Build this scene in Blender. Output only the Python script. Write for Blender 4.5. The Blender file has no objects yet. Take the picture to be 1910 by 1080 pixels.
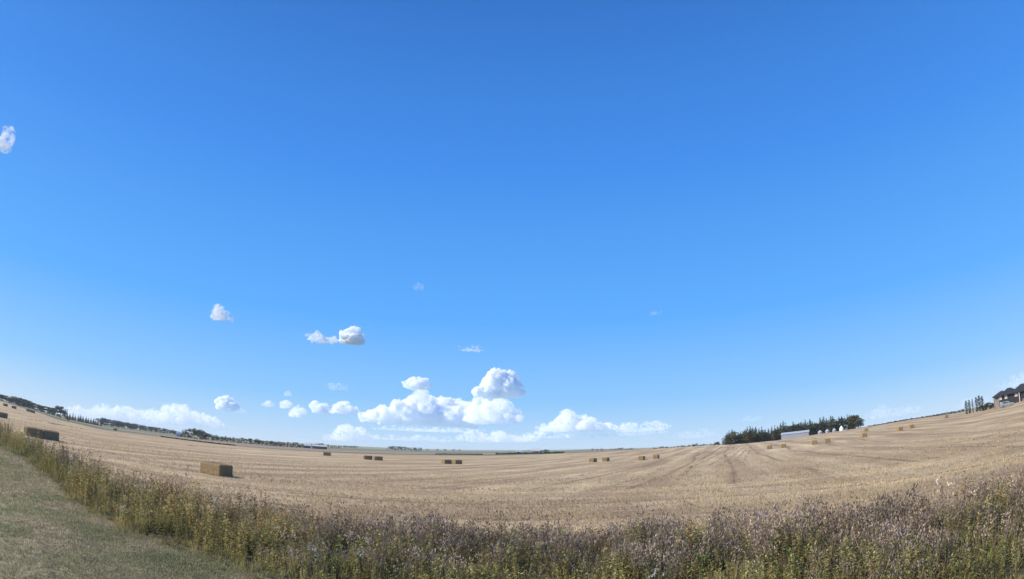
import bpy, math, random
import numpy as np
from mathutils import Vector, noise as mnoise

random.seed(7)
RNG = np.random.default_rng(11)
R = math.radians
SC = bpy.context.scene
COL = SC.collection

# ------------------------------------------------------------------ camera
CAM_H = 4.0
TILT = 0.30                       # wide lens tipped up by 17 degrees
FPX = 1000.0                      # focal length of the wide lens for a 1910 px wide frame
cam_d = bpy.data.cameras.new('camera')
cam = bpy.data.objects.new('camera', cam_d)
COL.objects.link(cam)
cam.location = (0, 0, CAM_H)
cam.rotation_euler = (math.pi / 2 + TILT, 0, 0)
cam_d.type = 'PANO'
cam_d.panorama_type = 'FISHEYE_LENS_POLYNOMIAL'
cam_d.sensor_fit = 'HORIZONTAL'
cam_d.sensor_width = 36.0
cam_d.sensor_height = 36.0 * 1080 / 1910
cam_d.fisheye_fov = math.pi
cam_d.fisheye_polynomial_k0 = 0.0
cam_d.fisheye_polynomial_k1 = -1.0 / (36.0 * FPX / 1910)
cam_d.fisheye_polynomial_k2 = 0.0
cam_d.fisheye_polynomial_k3 = 0.0
cam_d.fisheye_polynomial_k4 = 0.0
cam_d.clip_start = 0.1
cam_d.clip_end = 120000
SC.camera = cam

# ------------------------------------------------------------------ sky, sun, exposure
SUN_AZ, SUN_EL = -96.0, 35.0      # azimuth clockwise from the view direction (+Y)
world = bpy.data.worlds.new('World')
SC.world = world
world.use_nodes = True
wn = world.node_tree.nodes
wl = world.node_tree.links
wn.clear()
sky = wn.new('ShaderNodeTexSky')
sky.sky_type = 'NISHITA'
sky.sun_disc = False
sky.sun_elevation = R(SUN_EL)
sky.sun_rotation = R(SUN_AZ)
sky.altitude = 1000
sky.air_density = 1.0
sky.dust_density = 0.35
sky.ozone_density = 2.2
# the clear autumn air over the prairie is a deeper blue than the model's: lean towards it by elevation only
SKY_STR = 0.12
EXPOSURE = 0.4                    # the camera exposed a little up for the land
tc = wn.new('ShaderNodeTexCoord')
sx = wn.new('ShaderNodeSeparateXYZ')
el = wn.new('ShaderNodeMath')
el.operation = 'ARCSINE'
el.use_clamp = False
eln = wn.new('ShaderNodeMath')
eln.operation = 'MULTIPLY'
eln.use_clamp = True
eln.inputs[1].default_value = 2 / math.pi
ramp = wn.new('ShaderNodeValToRGB')
stops = [(0.0, (.54, .74, .95)), (1.6, (.44, .68, .965)), (5.0, (.265, .58, .99)), (13.5, (.115, .435, 1.03)), (30.0, (.058, .285, .87)), (47.0, (.036, .188, .63)), (90.0, (.02, .10, .42))]
while len(ramp.color_ramp.elements) > 1: ramp.color_ramp.elements.remove(ramp.color_ramp.elements[-1])
ramp.color_ramp.interpolation = 'LINEAR'
ramp.color_ramp.elements[0].position = 0.0
ramp.color_ramp.elements[0].color = (*stops[0][1], 1)
for e, c in stops[1:]:
    st = ramp.color_ramp.elements.new(e / 90.0)
    st.color = (*c, 1)
scl = wn.new('ShaderNodeVectorMath')
scl.operation = 'SCALE'
scl.inputs['Scale'].default_value = 1.0 / (SKY_STR * 2 ** EXPOSURE)
tint = wn.new('ShaderNodeMix')
tint.data_type = 'RGBA'
tint.inputs['Factor'].default_value = 0.94
bg = wn.new('ShaderNodeBackground')
bg.inputs['Strength'].default_value = SKY_STR
wo = wn.new('ShaderNodeOutputWorld')
wl.new(tc.outputs['Generated'], sx.inputs[0])
wl.new(sx.outputs['Z'], el.inputs[0])
wl.new(el.outputs[0], eln.inputs[0])
wl.new(eln.outputs[0], ramp.inputs[0])
wl.new(ramp.outputs[0], scl.inputs[0])
wl.new(sky.outputs[0], tint.inputs['A'])
wl.new(scl.outputs[0], tint.inputs['B'])
wl.new(tint.outputs['Result'], bg.inputs['Color'])
wl.new(bg.outputs[0], wo.inputs['Surface'])

sun_d = bpy.data.lights.new('sun', 'SUN')
sun_d.energy = 5.0
sun_d.angle = R(0.53)
sun_d.color = (1.0, 0.90, 0.76)
sun = bpy.data.objects.new('sun', sun_d)
COL.objects.link(sun)
sdir = Vector((math.sin(R(SUN_AZ)) * math.cos(R(SUN_EL)), math.cos(R(SUN_AZ)) * math.cos(R(SUN_EL)), math.sin(R(SUN_EL))))
sun.rotation_euler = sdir.to_track_quat('Z', 'Y').to_euler()
sun.location = (-40, 0, 60)

SC.view_settings.view_transform = 'Standard'
SC.view_settings.look = 'None'
SC.view_settings.exposure = EXPOSURE
SC.view_settings.gamma = 1.0
SC.view_settings.use_curve_mapping = False
SC.render.engine = 'CYCLES'
SC.cycles.use_denoising = True
SC.cycles.max_bounces = 64
SC.cycles.diffuse_bounces = 3
SC.cycles.glossy_bounces = 2
SC.cycles.transmission_bounces = 3
SC.cycles.transparent_max_bounces = 8
SC.cycles.volume_bounces = 48
SC.cycles.volume_step_rate = 0.5
SC.cycles.volume_max_steps = 256

# ------------------------------------------------------------------ the lens, as directions
def ray(x, y):
    """direction of a pixel of the 1910 x 1080 photograph"""
    dx, dy = x - 955.0, 540.0 - y
    r = math.hypot(dx, dy)
    th = r / FPX
    c = (math.sin(th) * dx / max(r, 1e-6), math.sin(th) * dy / max(r, 1e-6), math.cos(th))
    ca, sa = math.cos(TILT), math.sin(TILT)
    return Vector((c[0], c[2] * ca - c[1] * sa, c[2] * sa + c[1] * ca))

def azel(x, y):
    d = ray(x, y)
    return math.degrees(math.atan2(d.x, d.y)), math.degrees(math.asin(d.z))

# ------------------------------------------------------------------ terrain
EDGE = np.array([  # azimuth, range of the far edge of the stubble field, elevation angle of that edge
    (-180, 200, -1.15), (-120, 200, -1.15), (-90, 480, -0.4), (-70, 560, -0.2), (-54.1, 450, -0.19), (-50.6, 400, -0.47), (-47.2, 310, -0.9),
    (-42.6, 235, -1.15), (-37, 245, -1.0), (-31.3, 240, -1.03), (-25.7, 250, -0.98), (-20, 275, -0.87), (-14.4, 300, -0.76),
    (-8.7, 340, -0.66), (-3.1, 370, -0.57), (2.5, 380, -0.46), (8.2, 380, -0.33), (13.8, 380, -0.22), (19.5, 360, -0.22),
    (25.1, 340, -0.32), (28.3, 330, -0.32), (32.5, 320, -0.13), (37.2, 320, -0.04), (42.2, 330, 0.05), (47.8, 300, -0.08),
    (51.3, 240, -0.12), (54.1, 215, -0.04), (60, 215, 0.0), (75, 215, 0.0), (90, 215, -0.4), (120, 200, -1.15), (180, 200, -1.15)])
FIELD = np.array([(-180, 175), (-120, 175), (-90, 190), (-75, 160), (-60, 110), (-54, 78), (-51, 57), (-48.1, 45), (-44, 37.5), (-38.5, 31), (-32, 28), (-25.5, 26.1),
    (-13.2, 23.4), (0, 22.3), (13.7, 22.2), (27.7, 21.7), (38.4, 21.2), (46.3, 23.1), (53.6, 26), (62, 31), (78, 41), (95, 60), (120, 175), (180, 175)])
LAWN = np.array([(-180, 165), (-120, 165), (-90, 165), (-75, 120), (-60, 72), (-53.7, 51.5), (-50.2, 40.3), (-46.2, 27), (-39.6, 20.4), (-31.2, 17.5), (-26.7, 15.5), (-12, 13.2),
    (0, 12.6), (20, 12.4), (37.3, 11.6), (46, 11.4), (50.5, 11.8), (53.6, 12.4), (60, 15.5), (75, 25), (95, 45), (120, 165), (180, 165)])
FAR_E = np.array([(-180, 0), (-60, 0.0), (-54, -0.05), (-47, -0.34), (-42, -0.4), (-36, -0.3), (-30, -0.22), (-24, -0.14), (-15, -0.02), (0, 0.02), (8, 0.02), (14, -0.08), (25, -0.15), (34, -0.02), (44, 0.1), (50, 0.1), (180, 0)])
R_FAR = 3600.0

def smooth_interp(a, tab, col):
    x, yv = tab[:, 0], tab[:, col]
    i = np.clip(np.searchsorted(x, a, side='right') - 1, 0, len(x) - 2)
    t = np.clip((a - x[i]) / (x[i + 1] - x[i]), 0, 1)
    t = 0.35 * t + 0.65 * t * t * (3 - 2 * t)
    return yv[i] * (1 - t) + yv[i + 1] * t

def r_edge(a): return smooth_interp(np.asarray(a, float), EDGE, 1)
def r_field(a): return np.interp(a, FIELD[:, 0], FIELD[:, 1])
def r_lawn(a): return np.interp(a, LAWN[:, 0], LAWN[:, 1])

def ter(a, r):
    """ground height at azimuth a (degrees), range r"""
    a = np.asarray(a, float)
    r = np.asarray(r, float)
    Re = smooth_interp(a, EDGE, 1)
    ee = smooth_interp(a, EDGE, 2)
    ze = CAM_H + Re * np.tan(np.radians(ee))
    t = np.clip((r / Re - 0.3) / 0.7, 0, 1)
    z_in = ze * (t * t * (3 - 2 * t) * 0.55 + t * 0.45) * np.clip(t * 4, 0, 1)
    z_in = z_in + 0.16 * np.sin(r * np.sin(np.radians(a)) * 0.045 + 1.3) * np.sin(r * np.cos(np.radians(a)) * 0.031) * np.clip(t * 3, 0, 1) * np.clip((1 - t) * 4, 0, 1)
    ef = np.interp(a, FAR_E[:, 0], FAR_E[:, 1])
    u = np.clip(np.log(np.maximum(r, Re) / Re) / np.log(R_FAR / Re), 0, 1)
    e = ee + (ef - ee) * u ** 0.85
    e = np.where(a > 10, e - 0.25 * np.clip((a - 10) / 8, 0, 1) * np.sin(np.pi * np.clip(u * 1.02, 0, 1)), e)
    z_out = CAM_H + np.minimum(np.maximum(r, Re), R_FAR) * np.tan(np.radians(e))
    z_out = z_out - np.maximum(r - R_FAR, 0) * 0.009
    return np.where(r <= Re, z_in, z_out)

def gz(x, y):
    return float(ter(math.degrees(math.atan2(x, y)), math.hypot(x, y)))

def polar(a, r, dz=0.0):
    x, y = r * math.sin(R(a)), r * math.cos(R(a))
    return Vector((x, y, gz(x, y) + dz))

def ground_at(px, py, rmax=3000.0):
    """where the sight line through a pixel first meets the ground"""
    a, e = azel(px, py)
    rs = np.geomspace(6, rmax, 4000)
    zl = CAM_H + rs * math.tan(R(e))
    hit = np.nonzero(ter(a, rs) >= zl)[0]
    r = rs[hit[0]] if len(hit) else rmax
    return a, float(r)

# ------------------------------------------------------------------ small helpers
def tag(o, label=None, cat=None, group=None, kind=None):
    if label: o['label'] = label
    if cat: o['category'] = cat
    if group: o['group'] = group
    if kind: o['kind'] = kind
    return o

def empty(name, loc, rz=0.0):
    o = bpy.data.objects.new(name, None)
    o.empty_display_size = 0.2
    o.location = loc
    o.rotation_euler = (0, 0, rz)
    COL.objects.link(o)
    return o

def link(name, me, parent=None, loc=None, rz=None):
    o = bpy.data.objects.new(name, me)
    COL.objects.link(o)
    if parent: o.parent = parent
    if loc is not None: o.location = loc
    if rz is not None: o.rotation_euler = (0, 0, rz)
    return o

def mesh_np(name, V, F, mat=None, col=None, smooth=False, attrs=None):
    V = np.asarray(V, np.float32)
    F = np.asarray(F, np.int32)
    k = F.shape[1]
    me = bpy.data.meshes.new(name)
    me.vertices.add(len(V))
    me.vertices.foreach_set('co', V.ravel())
    me.loops.add(F.size)
    me.loops.foreach_set('vertex_index', F.ravel())
    me.polygons.add(len(F))
    me.polygons.foreach_set('loop_start', np.arange(len(F), dtype=np.int32) * k)
    me.polygons.foreach_set('loop_total', np.full(len(F), k, np.int32))
    me.polygons.foreach_set('use_smooth', np.full(len(F), bool(smooth)))
    if col is not None:
        at = me.color_attributes.new('col', 'FLOAT_COLOR', 'POINT')
        c4 = np.ones((len(V), 4), np.float32)
        c4[:, :3] = col
        at.data.foreach_set('color', c4.ravel())
    for nm, arr in (attrs or {}).items():
        at = me.attributes.new(nm, 'FLOAT', 'POINT')
        at.data.foreach_set('value', np.asarray(arr, np.float32))
    me.update()
    me.validate()
    if mat: me.materials.append(mat)
    return me

class MB:
    """collects simple shapes for one mesh"""
    def __init__(s): s.v, s.f = [], []
    def box(s, x0, x1, y0, y1, z0, z1):
        b = len(s.v)
        s.v += [(x0, y0, z0), (x1, y0, z0), (x1, y1, z0), (x0, y1, z0), (x0, y0, z1), (x1, y0, z1), (x1, y1, z1), (x0, y1, z1)]
        s.f += [(b, b + 3, b + 2, b + 1), (b + 4, b + 5, b + 6, b + 7), (b, b + 1, b + 5, b + 4), (b + 1, b + 2, b + 6, b + 5), (b + 2, b + 3, b + 7, b + 6), (b + 3, b, b + 4, b + 7)]
        return s
    def poly(s, pts, faces):
        b = len(s.v)
        s.v += list(pts)
        s.f += [tuple(b + i for i in f) for f in faces]
        return s
    def cyl(s, cx, cy, z0, z1, r0, r1, n=12, cap=True):
        b = len(s.v)
        for z, r in ((z0, r0), (z1, r1)):
            for i in range(n):
                t = 2 * math.pi * i / n
                s.v.append((cx + r * math.cos(t), cy + r * math.sin(t), z))
        for i in range(n):
            j = (i + 1) % n
            s.f.append((b + i, b + j, b + n + j, b + n + i))
        if cap:
            s.f.append(tuple(b + n + i for i in range(n)))
            s.f.append(tuple(b + n - 1 - i for i in range(n)))
        return s
    def build(s, name, mat, parent=None, loc=None, rz=None, smooth=False):
        me = bpy.data.meshes.new(name)
        me.from_pydata(s.v, [], s.f)
        me.update()
        me.materials.append(mat)
        if smooth:
            me.polygons.foreach_set('use_smooth', [True] * len(me.polygons))
        return link(name, me, parent, loc, rz)

def vnoise(x, y, seed=0):
    """cheap smooth 2-D value noise in 0..1"""
    xi, yi = np.floor(x).astype(np.int64), np.floor(y).astype(np.int64)
    fx, fy = x - xi, y - yi
    fx, fy = fx * fx * (3 - 2 * fx), fy * fy * (3 - 2 * fy)
    def h(i, j):
        n = (i * 374761393 + j * 668265263 + seed * 974634777) & 0x7fffffff
        n = ((n ^ (n >> 13)) * 1274126177) & 0x7fffffff
        return ((n ^ (n >> 16)) & 0xffff) / 65535.0
    return (h(xi, yi) * (1 - fx) + h(xi + 1, yi) * fx) * (1 - fy) + (h(xi, yi + 1) * (1 - fx) + h(xi + 1, yi + 1) * fx) * fy

# ------------------------------------------------------------------ materials
class G:
    """short-hand for building a node graph"""
    def __init__(s, name):
        s.m = bpy.data.materials.new(name)
        s.m.use_nodes = True
        s.nt = s.m.node_tree
        s.nt.nodes.clear()
        s.out = s.nt.nodes.new('ShaderNodeOutputMaterial')
    def n(s, t, **kw):
        nd = s.nt.nodes.new(t)
        for k, v in kw.items(): setattr(nd, k, v)
        return nd
    def put(s, sock, val):
        if val is None: return
        if isinstance(val, bpy.types.NodeSocket): s.nt.links.new(val, sock)
        else:
            if sock.type == 'RGBA' and len(val) == 3: val = (*val, 1)
            sock.default_value = val
    def math(s, op, a, b=None, clamp=False):
        nd = s.n('ShaderNodeMath', operation=op)
        nd.use_clamp = clamp
        s.put(nd.inputs[0], a)
        s.put(nd.inputs[1], b)
        return nd.outputs[0]
    def mix(s, f, a, b, mode='MIX'):
        nd = s.n('ShaderNodeMix', data_type='RGBA', blend_type=mode)
        s.put(nd.inputs['Factor'], f)
        s.put(nd.inputs['A'], a)
        s.put(nd.inputs['B'], b)
        return nd.outputs['Result']
    def rng(s, v, a, b, c=0.0, d=1.0):
        nd = s.n('ShaderNodeMapRange')
        s.put(nd.inputs[0], v)
        for i, q in enumerate((a, b, c, d)): s.put(nd.inputs[1 + i], q)
        return nd.outputs[0]
    def obj(s): return s.n('ShaderNodeTexCoord').outputs['Object']
    def map(s, v, rot=(0, 0, 0), scale=(1, 1, 1)):
        nd = s.n('ShaderNodeMapping')
        s.put(nd.inputs['Vector'], v)
        nd.inputs['Rotation'].default_value = rot
        nd.inputs['Scale'].default_value = scale
        return nd.outputs[0]
    def noise(s, v, scale, detail=4.0, rough=0.6, dist=0.0):
        nd = s.n('ShaderNodeTexNoise')
        s.put(nd.inputs['Vector'], v)
        nd.inputs['Scale'].default_value = scale
        nd.inputs['Detail'].default_value = detail
        nd.inputs['Roughness'].default_value = rough
        nd.inputs['Distortion'].default_value = dist
        return nd.outputs['Fac']
    def attr(s, name, out='Fac'):
        return s.n('ShaderNodeAttribute', attribute_name=name).outputs[out]
    def bump(s, h, strength=0.5, dist=0.05):
        nd = s.n('ShaderNodeBump')
        s.put(nd.inputs['Height'], h)
        nd.inputs['Strength'].default_value = strength
        nd.inputs['Distance'].default_value = dist
        return nd.outputs[0]
    def done(s, color, rough=0.85, normal=None, metal=0.0, spec=0.2, trans=None, emit=None):
        b = s.n('ShaderNodeBsdfPrincipled')
        s.put(b.inputs['Base Color'], color)
        s.put(b.inputs['Roughness'], rough)
        s.put(b.inputs['Metallic'], metal)
        s.put(b.inputs['Specular IOR Level'], spec)
        s.put(b.inputs['Normal'], normal)
        sh = b.outputs[0]
        if trans:
            t = s.n('ShaderNodeBsdfTranslucent')
            s.put(t.inputs['Color'], color)
            mx = s.n('ShaderNodeMixShader')
            mx.inputs[0].default_value = trans
            s.nt.links.new(sh, mx.inputs[1])
            s.nt.links.new(t.outputs[0], mx.inputs[2])
            sh = mx.outputs[0]
        s.nt.links.new(sh, s.out.inputs['Surface'])
        return s.m

def plain(name, c, rough=0.8, var=0.15, scale=3.0, metal=0.0, spec=0.3):
    g = G(name)
    f = g.noise(g.obj(), scale, 4)
    k = g.rng(f, 0.3, 0.7, 1 - var, 1 + var)
    cc = g.n('ShaderNodeVectorMath', operation='SCALE')
    cc.inputs[0].default_value = c
    g.put(cc.inputs['Scale'], k)
    return g.done(cc.outputs[0], rough, None, metal, spec)

def foliage_mat(name, trans=0.3):
    g = G(name)
    return g.done(g.attr('col', 'Color'), 0.75, None, 0, 0.15, trans)

ROW_AZ = 23.0                      # the combine went up and down the field in this direction

def stubble_material():
    g = G('stubble')
    o = g.obj()
    ed = g.attr('edge')            # metres from the weed strip
    rows = g.map(o, rot=(0, 0, R(ROW_AZ)))          # x across the rows, y along them
    sep = g.n('ShaderNodeSeparateXYZ')
    g.put(sep.inputs[0], rows)
    # coordinate across the lines: along the fence on the headland, along the rows further out
    head = g.rng(g.math('ADD', ed, g.math('MULTIPLY', g.noise(o, 0.03, 2), 12.0)), 30, 36)
    wob = g.math('MULTIPLY', g.noise(o, 0.025, 2), 3.0)
    wob2 = g.math('MULTIPLY', g.noise(g.map(rows, scale=(.03, .006, 1)), 1.0, 1), 7.0)
    cro = g.math('ADD', g.math('ADD', g.mixf(head, ed, sep.outputs[0]), wob), wob2)
    # swaths: the header was about nine metres wide
    sw = g.math('ABSOLUTE', g.math('SUBTRACT', g.math('FRACT', g.math('DIVIDE', cro, 9.1)), 0.5))
    brk = g.noise(g.map(rows, scale=(0.25, 0.045, 1)), 1.0, 4, 0.6)
    line = g.math('MULTIPLY', g.rng(sw, 0.0, 0.075, 1, 0), g.rng(brk, 0.36, 0.52))
    tr = g.math('ABSOLUTE', g.math('SUBTRACT', g.math('ABSOLUTE', g.math('SUBTRACT', sw, 0.34)), 0.085))
    line2 = g.math('MULTIPLY', g.rng(tr, 0.0, 0.04, 1, 0), g.rng(g.noise(g.map(rows, scale=(0.2, 0.03, 1)), 1.7, 3), 0.5, 0.7))
    chaff = g.math('MULTIPLY', g.rng(sw, 0.28, 0.42), g.rng(g.noise(g.map(rows, scale=(.12, .03, 1)), 1.0, 4), 0.36, 0.56))
    # single drill rows show close by
    dr = g.n('ShaderNodeTexWave', wave_type='BANDS', bands_direction='X')
    g.put(dr.inputs['Vector'], rows)
    dr.inputs['Scale'].default_value = 1.05
    dr.inputs['Distortion'].default_value = 1.2
    dr.inputs['Detail'].default_value = 2
    dr.inputs['Detail Scale'].default_value = 1.4
    big = g.noise(o, 0.022, 4, 0.55)
    mid = g.noise(g.map(rows, scale=(0.9, 0.16, 1)), 0.7, 5, 0.65)
    fine = g.noise(o, 5.5, 5, 0.75)
    vf = g.noise(o, 1.3, 6, 0.8)
    c = g.mix(g.rng(big, 0.36, 0.64), (0.46, 0.352, 0.193), (0.545, 0.43, 0.25))
    streak = g.noise(g.map(rows, scale=(0.13, 0.014, 1)), 1.0, 4, 0.6)
    hst = g.n('ShaderNodeCombineXYZ')
    g.put(hst.inputs[0], g.math('MULTIPLY', ed, 0.22))
    g.put(hst.inputs[1], g.math('MULTIPLY', g.noise(o, 0.03, 3), 6.0))
    hband = g.noise(hst.outputs[0], 1.0, 3, 0.6)
    c = g.mix(g.rng(streak, 0.4, 0.66, 0, 0.85), c, (0.28, 0.19, 0.115))
    c = g.mix(g.math('MULTIPLY', g.rng(hband, 0.5, 0.66), g.rng(ed, 18, 45, 0.8, 0.0)), c, (0.60, 0.475, 0.31))
    c = g.mix(g.math('MULTIPLY', g.rng(hband, 0.46, 0.34), g.rng(ed, 18, 45, 0.6, 0.0)), c, (0.33, 0.235, 0.15))
    c = g.mix(g.math('MULTIPLY', g.rng(mid, 0.4, 0.68), 0.4), c, (0.30, 0.225, 0.155))
    c = g.mix(g.math('MULTIPLY', chaff, g.rng(g.noise(o, .016, 3), .38, .62, .15, .8)), c, (0.64, 0.535, 0.34))
    c = g.mix(g.math('MULTIPLY', line, 0.9), c, (0.19, 0.13, 0.09))
    c = g.mix(g.math('MULTIPLY', line2, 0.75), c, (0.19, 0.13, 0.09))
    c = g.mix(g.math('MULTIPLY', g.math('MULTIPLY', dr.outputs['Fac'], g.rng(g.noise(o, 0.04, 3), 0.45, 0.6)), 0.35), c, (0.22, 0.15, 0.10))
    c = g.mix(g.rng(fine, 0.58, 0.76, 0, 0.6), c, (0.16, 0.105, 0.065))
    c = g.mix(g.rng(vf, 0.3, 0.42, 0.45, 0), c, (0.62, 0.50, 0.33))
    h = g.math('ADD', g.math('MULTIPLY', fine, 0.7), g.math('MULTIPLY', vf, 0.9))
    return g.done(c, 0.9, g.bump(h, 0.9, 0.2), 0, 0.1)

def mixf(s, f, a, b):
    nd = s.n('ShaderNodeMix', data_type='FLOAT')
    s.put(nd.inputs['Factor'], f)
    s.put(nd.inputs['A'], a)
    s.put(nd.inputs['B'], b)
    return nd.outputs['Result']
G.mixf = mixf

def lawn_material():
    g = G('mown_grass')
    o = g.obj()
    a = g.noise(o, 0.35, 5, 0.65)
    b = g.noise(o, 1.6, 5, 0.7)
    f = g.noise(o, 14.0, 4, 0.8)
    c = g.mix(g.rng(a, 0.38, 0.62), (0.21, 0.205, 0.11), (0.30, 0.265, 0.165))
    c = g.mix(g.rng(b, 0.5, 0.7, 0, 0.6), c, (0.36, 0.30, 0.20))
    c = g.mix(g.rng(f, 0.5, 0.75, 0, 0.7), c, (0.12, 0.12, 0.065))
    return g.done(c, 0.9, g.bump(f, 0.7, 0.05), 0, 0.1)

def soil_material():
    g = G('weedy_soil')
    o = g.obj()
    c = g.mix(g.rng(g.noise(o, 2.0, 5), 0.35, 0.65), (0.06, 0.05, 0.032), (0.11, 0.09, 0.05))
    return g.done(c, 0.95)

def field_material(name, c1, c2, s=0.02):
    g = G(name)
    o = g.map(g.obj(), rot=(0, 0, R(15)), scale=(1, 0.25, 1))
    c = g.mix(g.rng(g.noise(o, s, 5, 0.6), 0.35, 0.65), c1, c2)
    c = g.mix(g.rng(g.noise(o, s * 9, 4, 0.7), 0.5, 0.75, 0, 0.35), c, tuple(0.6 * q for q in c1))
    return g.done(c, 0.95, None, 0, 0.05)

M = {}
M['stubble'] = stubble_material()
M['lawn'] = lawn_material()
M['soil'] = soil_material()
M['green_field'] = field_material('green_pasture', (0.10, 0.135, 0.07), (0.145, 0.165, 0.085))
M['fallow'] = field_material('fallow_land', (0.23, 0.18, 0.135), (0.31, 0.245, 0.175))
M['pale_crop'] = field_material('pale_crop', (0.26, 0.25, 0.15), (0.21, 0.22, 0.13))
M['far_green'] = field_material('far_pasture', (0.12, 0.15, 0.085), (0.2, 0.2, 0.12), 0.006)
M['leaf'] = foliage_mat('leaves', 0.35)
M['needle'] = foliage_mat('needles', 0.1)
M['bark'] = plain('bark', (0.085, 0.07, 0.055), 0.9, 0.3, 6)

# ------------------------------------------------------------------ ground sheets
def band(name, r0, r1, a0, a1, na, nr, mat, dz=0.0, edge=False, geo=False):
    """a sheet of ground between two range curves, following the terrain"""
    A = np.linspace(a0, a1, na)
    t = np.linspace(0, 1, nr)
    q0, q1 = np.broadcast_to(r0(A), A.shape), np.broadcast_to(r1(A), A.shape)
    if geo:
        Rr = q0[:, None] * (q1 / q0)[:, None] ** t[None, :]
    else:
        Rr = q0[:, None] + (q1 - q0)[:, None] * t[None, :]
    AA = np.broadcast_to(A[:, None], Rr.shape)
    Z = ter(AA, Rr) + dz
    V = np.stack([Rr * np.sin(np.radians(AA)), Rr * np.cos(np.radians(AA)), Z], -1).reshape(-1, 3)
    idx = np.arange(na * nr).reshape(na, nr)
    F = np.stack([idx[:-1, :-1], idx[1:, :-1], idx[1:, 1:], idx[:-1, 1:]], -1).reshape(-1, 4)[:, ::-1]
    at = {'edge': (Rr - r_field(AA)).ravel()} if edge else None
    me = mesh_np(name, V, F, mat, smooth=True, attrs=at)
    return link(name, me)

const = lambda v: (lambda A: np.full(np.shape(A), float(v)))
FULL = (-180, 180, 721)
tag(band('lawn', const(0.05), r_lawn, *FULL, 24, M['lawn']), kind='structure')
tag(band('weed_strip_soil', r_lawn, r_field, *FULL, 14, M['soil']), kind='structure')
tag(band('stubble_field', r_field, r_edge, *FULL, 90, M['stubble'], edge=True, geo=True), kind='structure')
# the land beyond: grass verge, fallow, pasture, and the plain to the horizon
VERGE = np.array([(-180, 1.2), (-60, 1.7), (-50, 1.75), (-45, 1.9), (-40, 2.0), (-33, 1.15), (-20, 1.12), (-10, 1.35), (0, 1.5), (8, 1.3), (180, 1.3)])
def r_v1(A): return r_edge(A) * np.interp(A, [-180, -60, -48, -42, -36, -28, 180], [1.02, 1.02, 1.05, 1.35, 1.3, 1.02, 1.02])
def r_v2(A): return np.maximum(r_v1(A) * 1.02, r_edge(A) * np.interp(A, VERGE[:, 0], VERGE[:, 1]))
def r_v3(A): return r_v2(A) * np.interp(A, [-180, -50, -36, -25, -5, 8, 180], [1.3, 1.25, 1.6, 2.6, 1.9, 1.8, 1.5])
def r_v4(A): return np.minimum(r_v3(A) * np.interp(A, [-180, -40, -20, 0, 180], [1.7, 1.8, 1.6, 1.7, 1.6]), 2400)
tag(band('fallow_margin', r_edge, r_v1, *FULL, 6, M['fallow'], geo=True), kind='structure')
tag(band('green_pasture', r_v1, r_v2, *FULL, 10, M['green_field'], geo=True), kind='structure')
tag(band('fallow_field', r_v2, r_v3, *FULL, 14, M['fallow'], geo=True), kind='structure')
tag(band('distant_pasture', r_v3, r_v4, *FULL, 10, M['far_green'], geo=True), kind='structure')
tag(band('distant_crop', r_v4, const(R_FAR), *FULL, 14, M['pale_crop'], geo=True), kind='structure')
tag(band('plain', const(R_FAR), const(6000), *FULL, 10, M['far_green'], geo=True), kind='structure')

# ------------------------------------------------------------------ scattering of small plants
def scatter_mesh(name, protos, kind, pos, rot, scl, colA, colB, mat, tilt=None):
    """join copies of prototypes (verts, tris, class) into one mesh with a colour for each plant"""
    VV, FF, CC = [], [], []
    base = 0
    for k, (pv, pf, pc, pm) in enumerate(protos):
        sel = np.nonzero(kind == k)[0]
        if not len(sel): continue
        n, m = len(sel), len(pv)
        c, s = np.cos(rot[sel])[:, None], np.sin(rot[sel])[:, None]
        sx = scl[sel][:, None]
        X = (pv[None, :, 0] * c - pv[None, :, 1] * s) * sx
        Y = (pv[None, :, 0] * s + pv[None, :, 1] * c) * sx
        Z = pv[None, :, 2] * sx
        if tilt is not None:
            X = X + Z * tilt[sel, 0][:, None]
            Y = Y + Z * tilt[sel, 1][:, None]
        P = np.stack([X + pos[sel, 0][:, None], Y + pos[sel, 1][:, None], Z + pos[sel, 2][:, None]], -1)
        VV.append(P.reshape(-1, 3))
        FF.append((pf[None] + (np.arange(n) * m)[:, None, None] + base).reshape(-1, 3))
        w = pc[None, :, None]
        C = (colA[sel][:, None, :] * (1 - w) + colB[sel][:, None, :] * w) * pm[None, :, None]
        CC.append(C.reshape(-1, 3))
        base += n * m
    V, F, C = np.concatenate(VV), np.concatenate(FF), np.concatenate(CC)
    return mesh_np(name, V, F, mat, col=np.clip(C, 0.003, 0.9))

class Proto:
    def __init__(s, seed): s.v, s.f, s.c, s.m, s.g = [], [], [], [], random.Random(seed)
    def tri(s, a, b, c, cls=0.0, m=1.0):
        k = len(s.v)
        s.v += [a, b, c]
        s.f.append((k, k + 1, k + 2))
        s.c += [cls] * 3
        s.m += [m] * 3
    def blade(s, base, tip, w, cls=0.0, m=1.0, ang=None):
        """a narrow leaf: a kite of two triangles, widest below the middle"""
        b, t = Vector(base), Vector(tip)
        d = t - b
        a = s.g.uniform(0, math.pi) if ang is None else ang
        side = Vector((math.cos(a), math.sin(a), 0)) * (w * 0.5)
        mid = b + d * 0.42
        k = len(s.v)
        s.v += [tuple(b), tuple(mid + side), tuple(t), tuple(mid - side)]
        s.f += [(k, k + 1, k + 2), (k, k + 2, k + 3)]
        s.c += [cls] * 4
        s.m += [m] * 4
    def get(s):
        return np.array(s.v), np.array(s.f), np.array(s.c), np.array(s.m)

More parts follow.
